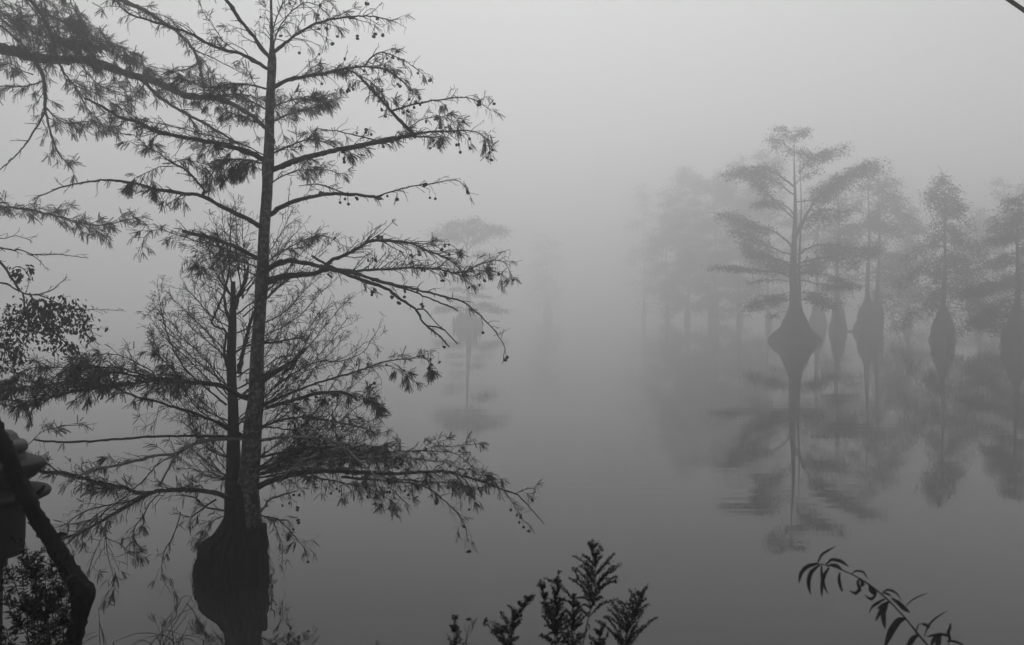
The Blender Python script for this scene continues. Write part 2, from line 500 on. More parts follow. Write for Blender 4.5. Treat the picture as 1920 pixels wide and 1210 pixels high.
# ------------------------------------------------------------------ the near cypress
YT = water_Y(1080)
base = P(435, 1080, YT)
near = thing('cypress_tree', (base.x, base.y, 0), 'tall lichened cypress nearest the bank, with cones on drooping twigs and a black swollen foot', 'tree')
def build_near():
    R = random.Random(11)
    ms = Mesher()
    extrude_trunk(ms, [(509, -70, 3), (508, -20, 4), (509, 40, 5.5), (510, 85, 8), (510, 110, 15), (508, 160, 16), (506, 220, 17), (504, 285, 19), (502, 315, 22), (501, 350, 19), (498, 400, 20), (495, 450, 20), (493, 490, 22), (491, 530, 25), (488, 570, 22), (485, 620, 23), (482, 680, 25), (480, 740, 30), (475, 790, 33), (471, 850, 36), (467, 900, 38), (464, 950, 44), (460, 1000, 60), (455, 1040, 70)], YT, 16, 0.045, R)
    o = ms.build('trunk', M_BARK, near)
    # swollen root mass
    ms = Mesher()
    prof = [(448, 905, 46), (452, 950, 56), (453, 968, 60), (453, 985, 72), (451, 998, 84), (448, 1006, 96), (443, 1013, 108), (439, 1019, 117), (438, 1030, 120), (438, 1080, 119), (438, 1125, 119), (438, 1150, 122), (440, 1180, 112)]
    extrude_trunk(ms, prof, YT + 0.02, 90, 0.055, R, flute=0.05, nf=17)
    # knotted roots running down over the mass into the water
    S0 = YT / F
    for i in range(34):
        a = i * 6.283 / 34 + R.uniform(-.08, .08)
        y0 = R.uniform(955, 1025)
        pts = []; rr = []
        da = R.uniform(-.25, .25); k0 = R.uniform(.94, 1.02); rw = R.uniform(.012, .034)
        for j, py in enumerate(np.linspace(y0, 1086, 9)):
            hw = np.interp(py, [955, 985, 1000, 1008, 1016, 1024, 1090], [29, 36, 43, 50, 57, 60, 60]) * S0 * (k0 + R.uniform(-.03, .03))
            cx = np.interp(py, [955, 985, 1012, 1036, 1080], [452, 453, 447, 438, 438])
            c0 = P(cx, py, YT + .02); aa = a + da * j / 8
            pts.append((c0.x + hw * math.cos(aa), c0.y + hw * math.sin(aa), c0.z)); rr.append(rw * R.uniform(.7, 1.3) * min(1, .4 + j * .15))
        ms.tube(pts, rr, 7, 0.1, np.random.default_rng(i))
    ro = ms.build('root_mass', M_ROOT, near)
    # hanging rootlets down the sides and shaggy fibres
    ms = Mesher(); S = YT / F
    for i in range(900):
        a = R.uniform(0, 6.283) if i > 170 else R.gauss(math.pi, 0.5)
        if R.random() < 0.6: a = -abs(a) if math.sin(a) > 0 else a
        py = R.uniform(1000, 1072)
        hw = np.interp(py, [985, 1003, 1018, 1034, 1080], [34, 42, 52, 60, 60]) * S * (R.uniform(0.93, 1.04) if R.random() < .8 else R.uniform(1.0, 1.16))
        cx = np.interp(py, [985, 1003, 1018, 1034, 1080], [448, 450, 444, 436, 435])
        c0 = P(cx, py, YT)
        p = Vector((c0.x + hw * math.cos(a), c0.y + hw * math.sin(a), c0.z))
        pts = [p]; d = Vector((math.cos(a) * 0.25, math.sin(a) * 0.25, -0.6))
        for k in range(R.randint(3, 8)):
            d = (d * 0.6 + Vector((0, 0, -1)) * 0.5 + rvec(R) * 0.22).normalized()
            q = pts[-1] + d * 0.04
            if q.z < -0.03: break
            pts.append(q)
        if len(pts) > 1: ms.tube(pts, np.linspace(0.0045, 0.0015, len(pts)) * R.uniform(.6, 1.3), 3)
    tag(ms.build('rootlets', M_ROOT, ro), kind='stuff')
    # broken stub standing on the right shoulder
    ms = Mesher()
    extrude_trunk(ms, [(494, 981, 9), (494, 984, 13), (494, 1000, 13), (491, 1012, 15), (484, 1040, 16)], YT - 0.02, 9, 0.08, R)
    ms.build('broken_stub', M_ROOT, near)
build_near()

NEAR_LIMBS = [
 # right side, from the top
 ([(514,98),(530,85),(560,62),(600,42),(650,33),(700,31),(735,40)], 6.5,1.5, -0.5, dict(tw=14,L=62,leaf=.16,cone=.35,droop=.9)),
 ([(509,95),(512,55),(526,15),(545,-20)], 4,1.5, 0.4, dict(tw=15,L=60,leaf=.12,cone=.4)),
 ([(511,100),(520,60),(548,20),(580,5),(610,22),(625,45)], 3.5,1.2, -0.6, dict(tw=14,L=45,leaf=.12,cone=.45,droop=.9)),
 ([(512,165),(540,150),(575,143),(610,138),(645,130),(680,125),(720,130),(752,150),(780,175)], 8.5,1.5, 0.35, dict(tw=8,L=50,leaf=.42,cone=.14,t1=.75,wt=1.4)),
 ([(683,125),(698,107),(715,98),(745,108),(775,125),(790,137)], 3.5,1.2, -0.2, dict(y0=YT+.2,tw=14,L=32,leaf=.25,cone=.1,droop=1)),
 ([(700,128),(725,130),(750,150),(765,165),(782,178)], 2,1, 0, dict(y0=YT+.2,tw=16,L=25,leaf=.3,cone=.2)),
 ([(512,318),(560,300),(620,284),(680,272),(730,262),(775,252)], 10.5,7.5, -0.5, dict(tw=15,L=42,leaf=.42,cone=.15,stub=True,wt=1.3)),
 ([(775,252),(800,248),(830,247),(860,245),(890,247),(912,260),(918,283)], 5,1.2, -0.25, dict(y0=YT-.5,tw=10,L=38,leaf=.28,cone=.25,t0=0,droop=.9)),
 ([(780,256),(810,258),(818,258)], 3.5,2.5, 0, dict(y0=YT-.5,tw=12,L=30,leaf=.4,cone=.3,t0=.3)),
 ([(780,258),(768,243),(740,216),(700,172),(672,142),(652,130)], 7,3.5, 0.1, dict(y0=YT-.5,tw=22,L=30,leaf=.35,cone=.1)),
 ([(736,208),(760,200),(790,193),(820,188),(860,183),(885,186),(918,205)], 4.2,1, -0.3, dict(y0=YT-.5,tw=12,L=34,leaf=.12,cone=.2,t0=.05,droop=.8)),
 ([(765,240),(790,225),(815,220),(840,222),(858,235)], 2,1, 0.2, dict(y0=YT-.5,tw=7,L=30,leaf=.45,cone=.2,t0=.2)),
 ([(592,242),(630,246),(665,254),(700,262),(720,270)], 2,2.5, 0, dict(tw=25,L=30,leaf=.1,cone=.1)),
 ([(655,133),(690,150),(715,175),(740,195),(765,215)], 2.2,1, 0.2, dict(y0=YT+.2,tw=9,L=30,leaf=.4,cone=.15)),
 ([(506,402),(520,393),(540,382),(580,370),(620,364),(660,365),(700,369),(715,373)], 9,4.5, -0.3, dict(tw=24,L=40,leaf=.1,cone=.04,stub=True)),
 ([(700,370),(712,367),(740,358),(770,350),(810,344),(852,338),(868,346),(880,362)], 3.2,1.1, -0.3, dict(y0=YT-.25,tw=15,L=36,leaf=.02,cone=.05,droop=.9)),
 ([(560,349),(590,346),(615,350),(645,363)], 1.5,3, 0, dict(tw=12,L=35,leaf=.12,cone=.15)),
 ([(496,510),(515,497),(540,490),(570,493),(600,500),(640,511),(680,526),(717,538),(747,558),(782,583),(789,599),(805,616),(826,632),(842,651)], 10.5,2.4, -0.5, dict(tw=60,L=24,leaf=.06,cone=.1,t0=.3,stub=True)),
 ([(492,535),(510,525),(530,519),(560,516),(590,512),(615,505)], 13,8, -0.25, dict(tw=40,L=30,leaf=.15,cone=.1,stub=True,lvl=0)),
 ([(782,580),(795,580),(810,597),(828,615)], 3.2,1.6, 0, dict(y0=YT-.45,tw=40,L=12,leaf=0,cone=0,stub=True)),
 ([(800,611),(826,615),(842,628),(858,646)], 3.2,1.8, 0, dict(y0=YT-.45,tw=45,L=16,leaf=0,cone=0,stub=True)),
 ([(600,503),(650,508),(700,524),(760,538),(800,548),(840,558),(870,567),(895,588),(920,612),(938,636),(948,655),(944,668)], 6.5,1.3, -0.8, dict(tw=26,L=30,leaf=.04,cone=.06,t0=.3,droop=1.2)),
 ([(705,527),(770,545),(800,558),(840,573),(858,583)], 4.2,2.4, -0.1, dict(y0=YT-.3,tw=50,L=15,leaf=0,cone=.05,stub=True)),
 ([(585,480),(605,492),(640,508),(690,520)], 4.5,4.5, 0, dict(y0=YT-.3,tw=0)),
 ([(600,500),(660,508),(720,505),(780,502),(820,505),(862,512),(890,500),(920,490),(942,490),(955,507)], 6.5,1.2, 0.2, dict(tw=8,L=58,leaf=.14,cone=.28,t0=.12,droop=.35,up=.3)),
 ([(862,512),(890,509),(915,508),(935,512),(942,528)], 2,1, 0, dict(y0=YT+.1,tw=9,L=28,leaf=.3,cone=.2)),
 ([(606,502),(625,487),(650,478),(675,463),(700,452),(740,453),(775,458),(800,470),(840,485),(865,508)], 7.5,2, -0.2, dict(tw=9,L=74,leaf=.03,cone=.1,fwd=1.7,droop=.6,up=.1,sub=.35)),
 ([(740,453),(775,455),(812,461),(835,474),(862,500)], 1.7,1, 0.1, dict(tw=20,L=40,leaf=.06,cone=.1)),
 ([(785,464),(820,460),(842,457),(856,468)], 1.5,1, -0.1, dict(tw=22,L=18,leaf=.7,cone=.2)),
 ([(490,500),(520,478),(560,455),(600,442),(622,448),(640,460)], 3,1.2, 0.5, dict(tw=10,L=30,leaf=.35,cone=.15)),
 ([(493,760),(520,748),(547,737),(598,717),(644,704),(683,692),(713,681),(743,675),(772,673),(788,668),(808,680)], 5.5,1.2, -0.6, dict(tw=19,L=50,leaf=.26,cone=.32,t0=.3,droop=1.0)),
 ([(500,765),(530,756),(559,748),(590,739),(618,736),(646,737),(664,746)], 8,5, -0.8, dict(tw=17,L=36,leaf=.35,cone=.16,droop=1.1)),
 ([(695,690),(725,686),(745,692),(757,700),(776,716)], 1.6,1, -0.1, dict(y0=YT-.4,tw=14,L=28,leaf=.7,cone=.1)),
 ([(788,668),(800,672),(806,690)], 1.5,1, 0, dict(y0=YT-.5,tw=6,L=25,leaf=.75,cone=.2)),
 ([(664,744),(690,752),(705,765)], 1.5,1, 0, dict(y0=YT-.7,tw=6,L=28,leaf=.75,cone=.05)),
 # the great lower bough
 ([(482,915),(500,905),(530,895),(570,886),(620,884),(680,886),(740,889),(794,885),(836,885),(872,894),(908,905),(944,919),(971,929),(1000,959),(1020,983)], 11,1.3, -1.0, dict(tw=10,L=46,leaf=.30,cone=.24,t0=.08,t1=.8,droop=1.0)),
 ([(965,927),(984,918),(1001,916),(1000,930)], 2,1.4, 0, dict(y0=YT-1,tw=10,L=14,leaf=.05,cone=.02)),
 ([(944,919),(960,940),(975,965),(985,980)], 1.6,1, 0, dict(y0=YT-1,tw=8,L=28,leaf=.03,cone=.05,droop=1)),
 ([(560,872),(620,862),(680,858),(746,856),(794,863),(832,867),(868,880),(900,884),(932,892),(945,916)], 4.5,1.4, -0.6, dict(tw=10,L=44,leaf=.30,cone=.2,t1=.8,mt=M_PALE)),
 ([(620,850),(700,848),(790,846),(841,848),(860,854),(889,877)], 3,1.4, -0.2, dict(tw=10,L=36,leaf=.32,cone=.2)),
 ([(780,850),(794,845),(813,838),(851,837),(893,832)], 1.8,1.1, 0.2, dict(tw=28,L=22,leaf=.5,cone=.1)),
 ([(640,895),(724,902),(756,905),(786,910),(813,921),(847,953),(861,966),(872,989),(876,1010)], 5,1.2, -0.3, dict(tw=16,L=44,leaf=.08,cone=.18,droop=1.1)),
 ([(720,896),(798,904),(842,905),(862,911),(885,934)], 3,1.2, -0.6, dict(tw=9,L=32,leaf=.34,cone=.3)),
 ([(560,892),(640,905),(700,920),(740,945)], 3,1.2, -0.8, dict(tw=8,L=40,leaf=.2,cone=.5,droop=1.3)),
 ([(485,880),(530,865),(590,852),(650,850),(700,860)], 6,2, 0.5, dict(tw=6,L=48,leaf=.5,cone=.12)),
 ([(485,858),(540,846),(600,838),(660,842),(720,856),(770,868)], 5,1.5, 0.3, dict(tw=7,L=46,leaf=.48,cone=.14)),
 ([(485,826),(540,820),(600,822),(640,835),(690,880),(722,907),(760,942)], 6,2.2, -1.1, dict(tw=26,L=34,leaf=.12,cone=.1,mt=M_PALE)),
 ([(520,905),(560,868),(600,850),(640,838)], 2.5,3.5, -0.7, dict(y0=YT-.4,tw=22,L=28,leaf=.1,cone=.1,mt=M_PALE)),
 ([(480,808),(520,790),(570,783),(620,790),(670,800),(700,812)], 5,1.6, 0.4, dict(tw=9,L=44,leaf=.38,cone=.15)),
 ([(482,800),(520,803),(570,808),(640,800),(652,794)], 3,1.5, -0.5, dict(tw=18,L=34,leaf=.2,cone=.15)),
 ([(484,962),(495,952),(505,938),(530,928),(556,921)], 4.5,2.4, -0.5, dict(tw=16,L=26,leaf=.15,cone=.04,stub=True,mt=M_PALE)),
 ([(484,966),(505,970),(525,978),(545,998),(575,1033)], 3.2,1, -0.6, dict(tw=9,L=34,leaf=.14,cone=.08,droop=.8)),
 ([(510,975),(522,1000),(530,1030),(528,1068)], 2,1, -0.3, dict(tw=12,L=22,leaf=.12,cone=.05)),
 ([(488,720),(505,705),(530,690),(550,678),(562,664),(572,654)], 11,7, 0.5, dict(tw=18,L=30,leaf=.1,cone=.05,stub=True)),
 ([(530,700),(545,690),(556,676)], 5,6, -0.2, dict(tw=0,stub=True)),
 ([(485,700),(520,672),(555,668),(575,678),(590,700)], 2.5,1.2, -0.3, dict(tw=16,L=30,leaf=.1,cone=.1)),
 # left side, from the top
 ([(508,112),(490,90),(470,62),(450,38),(435,15),(415,-12)], 7.5,6, -0.4, dict(tw=30,L=55,leaf=.1,cone=.25)),
 ([(508,131),(480,117),(451,101),(402,88),(370,70),(336,56),(286,40),(241,25),(220,5),(195,-15)], 7.5,2.2, -0.6, dict(tw=15,L=52,leaf=.22,cone=.32,droop=.6)),
 ([(451,101),(420,78),(400,50),(380,20),(372,-10)], 2,1, -0.2, dict(tw=14,L=50,leaf=.12,cone=.35)),
 ([(505,168),(470,160),(430,158),(390,165),(350,150)], 4,1.5, -0.3, dict(tw=8,L=48,leaf=.36,cone=.2)),
 ([(505,208),(470,190),(440,183),(410,180),(380,172)], 3.5,1.4, 0.5, dict(tw=8,L=40,leaf=.45,cone=.1)),
 ([(504,240),(470,225),(430,210),(400,190)], 3,1.2, 0.8, dict(tw=9,L=36,leaf=.45,cone=.1)),
 ([(514,200),(540,190),(580,182),(610,190)], 3.5,1.4, 0.7, dict(tw=8,L=34,leaf=.5,cone=.1)),
 ([(508,290),(540,275),(580,262),(620,272),(650,290)], 4,1.5, 0.9, dict(tw=8,L=36,leaf=.5,cone=.1)),
 ([(506,345),(530,330),(560,320),(600,318),(640,325)], 3,1.3, 0.7, dict(tw=12,L=34,leaf=.4,cone=.15)),
 ([(500,303),(464,285),(430,274),(398,267),(339,257),(299,247),(259,230),(220,218),(192,200),(160,185)], 10.5,3.5, -0.7, dict(tw=9,L=50,leaf=.42,cone=.22,droop=.9,t1=.85)),
 ([(497,292),(448,268),(380,252),(320,236),(268,226),(230,205)], 2.6,1.2, -0.5, dict(tw=12,L=50,leaf=.14,cone=.2)),
 ([(496,308),(460,300),(430,300),(405,315),(392,335)], 4,1.5, -0.5, dict(tw=6,L=40,leaf=.75,cone=.15,droop=1.4,up=-.3)),
 ([(497,300),(475,303),(455,312),(445,325)], 3,1.5, -0.3, dict(tw=5,L=34,leaf=.8,cone=.15,droop=1.4,up=-.4)),
 ([(490,427),(470,413),(440,400),(405,382),(378,367),(345,363),(310,358),(280,352),(262,347),(240,342),(205,338),(170,340),(120,350),(80,366)], 9.5,1.8, -0.5, dict(tw=26,L=38,leaf=.08,cone=.06,t0=.35,droop=.9)),
 ([(378,368),(384,358),(364,335),(349,319),(319,303),(299,288),(279,277),(263,263)], 5,1.6, -0.35, dict(y0=YT-.25,tw=12,L=40,leaf=.3,cone=.25,droop=1.1)),
 ([(325,304),(350,300),(375,306),(400,314),(415,326)], 2,1, 0.2, dict(y0=YT-.4,tw=7,L=30,leaf=.75,cone=.15,droop=1.6,up=-.4)),
 ([(322,312),(300,313),(280,322),(258,332),(240,345)], 2,1, -0.2, dict(y0=YT-.4,tw=7,L=26,leaf=.75,cone=.1,droop=1.6,up=-.3)),
 ([(365,366),(340,364),(310,360),(290,356)], 2,1, 0, dict(y0=YT-.3,tw=8,L=26,leaf=.85,cone=.2,droop=2,up=-.8)),
 ([(484,485),(445,465),(420,455),(399,447),(370,440),(343,434)], 8,5.5, -0.3, dict(tw=14,L=46,leaf=.4,cone=.14,stub=True)),
 ([(482,487),(450,478),(422,467),(376,454),(329,440),(304,431),(285,434),(271,446),(267,462)], 3,1.1, -0.5, dict(tw=12,L=44,leaf=.34,cone=.2,droop=1.0)),
 ([(482,500),(450,490),(420,478),(390,476),(370,490)], 3,1.2, 0.5, dict(tw=7,L=48,leaf=.46,cone=.15)),
 ([(483,519),(462,508),(440,501),(422,490),(400,484),(380,490)], 3.2,1.2, -0.5, dict(tw=14,L=34,leaf=.2,cone=.45)),
 ([(478,700),(440,698),(400,690),(370,686)], 2,1, -0.4, dict(tw=20,L=30,leaf=.1,cone=.1)),
 ([(470,748),(446,741),(424,727),(395,720),(360,717),(320,712),(278,715),(235,722),(198,725),(159,731),(119,739),(79,751),(44,762)], 10,3, -0.8, dict(tw=4.5,L=50,leaf=.62,cone=.16,t0=.18,droop=.6,up=.25)),
 ([(300,712),(255,700),(215,690),(175,689),(119,689),(69,689),(35,700),(22,722)], 3.4,1.2, -0.3, dict(y0=YT-.4,tw=5.5,L=46,leaf=.36,cone=.14,droop=.7)),
 ([(280,713),(240,702),(205,700),(169,709),(130,714),(99,719),(60,724),(40,727),(16,736),(-5,752)], 4.2,1.3, -0.4, dict(y0=YT-.4,tw=4.5,L=46,leaf=.62,cone=.14,droop=.8)),
 ([(60,754),(30,751),(-10,750)], 2.6,2, 0, dict(y0=YT-.8,tw=0)),
 ([(290,700),(255,680),(215,664),(170,668),(130,678),(95,690)], 2.6,1, -0.3, dict(y0=YT-.2,tw=9,L=42,leaf=.3,cone=.12)),
 ([(340,712),(320,690),(300,668),(290,640)], 2,1, -0.2, dict(y0=YT-.2,tw=10,L=34,leaf=.6,cone=.12)),
 ([(456,818),(414,795),(385,783),(360,773),(330,765),(300,755),(258,745),(228,733),(205,725)], 6.5,3, -0.6, dict(tw=11,L=44,leaf=.3,cone=.3,droop=1.1)),
 ([(320,762),(300,770),(290,790),(275,800)], 1.8,1, -0.1, dict(y0=YT-.4,tw=10,L=38,leaf=.1,cone=.7,droop=1.5)),
 ([(480,820),(437,819),(390,818),(338,818),(278,819),(219,824),(159,828),(100,829),(66,825)], 5,3.4, -1.2, dict(tw=60,L=12,leaf=.05,cone=.3,stub=True,lvl=0)),
 ([(475,822),(437,823),(397,825),(358,835),(330,851),(298,853),(268,861),(229,871),(199,877),(159,887),(140,897)], 8,3, -1.0, dict(tw=10,L=42,leaf=.24,cone=.2,t0=.3,droop=.7,mt=M_PALE)),
 ([(330,852),(322,868),(314,883),(306,898),(300,912)], 3.5,4, -0.1, dict(y0=YT-.6,tw=0,mt=M_PALE)),
 ([(328,854),(300,868),(270,900),(230,935),(190,965),(150,1000),(108,1035)], 2.4,1.8, -1.2, dict(y0=YT-.6,tw=26,L=36,leaf=.1,cone=.4,droop=1.2)),
 ([(460,942),(427,933),(397,923),(338,919),(288,923),(258,939),(219,960),(179,984),(149,999),(112,1012)], 10,3, -1.8, dict(tw=8,L=48,leaf=.2,cone=.25,t0=.2,droop=.9)),
 ([(285,924),(262,925),(229,915),(179,905),(149,895),(119,887),(86,886),(50,880)], 7.5,5.5, -0.5, dict(y0=YT-.6,tw=5.5,L=46,leaf=.24,cone=.15,t0=.1,droop=.8)),
 ([(150,897),(120,893),(94,873),(60,853),(46,845),(58,830),(80,810),(115,800),(150,798)], 2.8,1.1, -0.2, dict(y0=YT-1,tw=22,L=32,leaf=.3,cone=.1)),
 ([(260,932),(248,940),(219,944),(183,952),(155,961),(120,985)], 4,1.4, -0.3, dict(y0=YT-.6,tw=13,L=50,leaf=.14,cone=.2,droop=1)),
 ([(440,961),(410,956),(385,951),(365,935),(345,929)], 4,2.5, -0.3, dict(tw=20,L=40,leaf=.1,cone=.15)),
 ([(405,937),(385,950),(370,962),(358,970),(334,963)], 4,1.5, -0.3, dict(y0=YT-.3,tw=14,L=36,leaf=.14,cone=.2,droop=1)),
 ([(338,960),(335,975),(324,1007),(308,1034),(303,1078),(314,1102)], 2.2,1.1, -0.2, dict(y0=YT-.6,tw=16,L=44,leaf=.1,cone=.05,droop=1.2)),
 ([(203,972),(197,997),(200,1025),(204,1048),(210,1072),(216,1102)], 2.2,1, 0, dict(y0=YT-1.6,tw=14,L=46,leaf=.12,cone=.1,droop=1)),
 ([(197,1000),(185,1020),(175,1044),(168,1066),(161,1090)], 1.8,1, 0, dict(y0=YT-1.6,tw=16,L=40,leaf=.06,cone=.05)),
 ([(200,1010),(220,1018),(236,1030),(256,1040)], 1.8,1, 0, dict(y0=YT-1.6,tw=9,L=26,leaf=.2,cone=.1)),
 ([(430,965),(410,972),(390,985),(375,1010)], 2.2,1, -0.3, dict(tw=9,L=44,leaf=.16,cone=.2,droop=1)),
 ([(300,925),(280,945),(270,965),(255,985),(248,1002)], 2.5,2, -0.2, dict(y0=YT-.8,tw=12,L=30,leaf=.12,cone=.1)),
]
for i, sp in enumerate(NEAR_LIMBS):
    add_limb(near, sp, YT, 1000 + i * 7)

# ------------------------------------------------------------------ the slender cypress right behind it
YE = 9.02
b2 = P(437, 1000, YE)
rear = thing('cypress_tree', (b2.x, b2.y, 0), 'slender broken-topped cypress with fine bushy twigs close behind the tall lichened one', 'tree')
def build_rear():
    R = random.Random(21)
    ms = Mesher()
    extrude_trunk(ms, [(437, 528, 8), (437, 545, 9), (437, 570, 11), (436, 600, 14), (434, 660, 17), (435, 720, 18), (437, 780, 20), (438, 850, 25), (440, 920, 34), (441, 990, 46), (441, 1075, 60)], YE, 12, 0.05, R)
    ms.build('trunk', M_DARKBARK, rear)
    stems = [
     ([(441,580),(447,552),(455,538),(463,520)], 8,6, .1, dict(tw=12,L=50,leaf=.1,cone=.05)),
     ([(431,606),(424,580),(420,555),(424,535),(430,500),(431,450),(433,395)], 6,1.6, .2, dict(tw=9,L=45,leaf=.18,cone=.04,up=.5,droop=.1)),
     ([(426,690),(420,660),(424,625),(420,618),(402,612),(397,604),(402,592),(415,562),(421,545)], 5,3.5, -.3, dict(tw=26,L=44,leaf=.1,cone=.04,up=.4,droop=.1)),
     ([(448,700),(456,660),(468,610),(480,580),(500,560),(530,530),(547,518)], 9,3, .4, dict(tw=9,L=60,leaf=.15,cone=.05,up=.3,droop=.2)),
     ([(443,660),(455,652),(480,645),(520,641),(560,634)], 4.5,3, -.3, dict(tw=9,L=60,leaf=.15,cone=.08,up=.3,droop=.2)),
     ([(443,800),(500,740),(560,695),(600,678),(640,678),(680,660),(708,620)], 3.5,1, -.2, dict(tw=16,L=56,leaf=.03,cone=.02,up=.2,droop=.1)),
     ([(443,790),(520,720),(590,690),(650,668),(690,640),(705,648)], 2.6,1, .3, dict(tw=16,L=50,leaf=.05,cone=.02,up=.3,droop=.1)),
     ([(425,760),(360,705),(330,665),(312,620),(300,570),(297,540)], 4,1, -.3, dict(tw=7,L=46,leaf=.16,cone=.05,up=.3,droop=.1)),
     ([(425,740),(390,680),(350,640),(325,610),(300,590)], 3,1, .3, dict(tw=8,L=48,leaf=.16,cone=.05,up=.3,droop=.1)),
    ]
    tops = [(300,600,1),(322,560,1),(345,540,1),(372,548,1),(395,535,1),(300,660,1),(285,600,.2),(310,700,1),(330,740,1),(335,790,1),(345,830,1),(360,860,1),(380,440,.6),(405,425,.6),(415,385,.5),(440,375,.5),(455,410,.8),(380,480,.8),(400,500,1),(385,870,1),(350,880,1),(395,900,1),
            (545,400,.6),(560,430,.6),(530,450,.8),(590,450,.8),(620,455,.8),(600,520,1),(635,520,1),(655,560,1),(650,600,1),(640,640,1),(600,600,1),(670,660,.6),(690,700,.8),(700,740,1),(712,780,1),(720,810,1),(705,840,1),(690,860,1),(640,740,1),(650,790,1),(620,830,1),(600,760,1),(560,640,1),(590,690,1),(560,560,1),(540,720,1),(580,800,1),(660,830,1),(685,790,1),(560,840,1),(360,780,1),(400,840,1),(330,720,1),(345,600,1),(380,600,1),(365,650,1),(540,600,1),(620,570,1)]
    for k, (x, y, lf) in enumerate(tops):
        sx = 437 if x < 437 else (445 if R.random() < .5 else 455)
        dx = abs(x - sx)
        sy = min(900, max(560, y + dx * R.uniform(.4, .9) + R.uniform(20, 60)))
        mx, my = sx + (x - sx) * .5, sy + (y - sy) * R.uniform(.3, .5)
        dz = R.uniform(-.8, .8)
        stems.append(([(sx, sy), (mx + R.uniform(-8, 8), my), (sx + (x - sx) * .82, sy + (y - sy) * .78 + R.uniform(-6, 6)), (x, y)], R.uniform(2.2, 3.6), .9, dz,
                      dict(tw=7, L=54, leaf=.09 * lf, cone=.05, up=.35, droop=.15, wt=1.3, t0=.2)))
    for k, sp in enumerate(stems):
        add_limb(rear, sp, YE, 3000 + k, m=M_DARKBARK, ll=0.07)
build_rear()

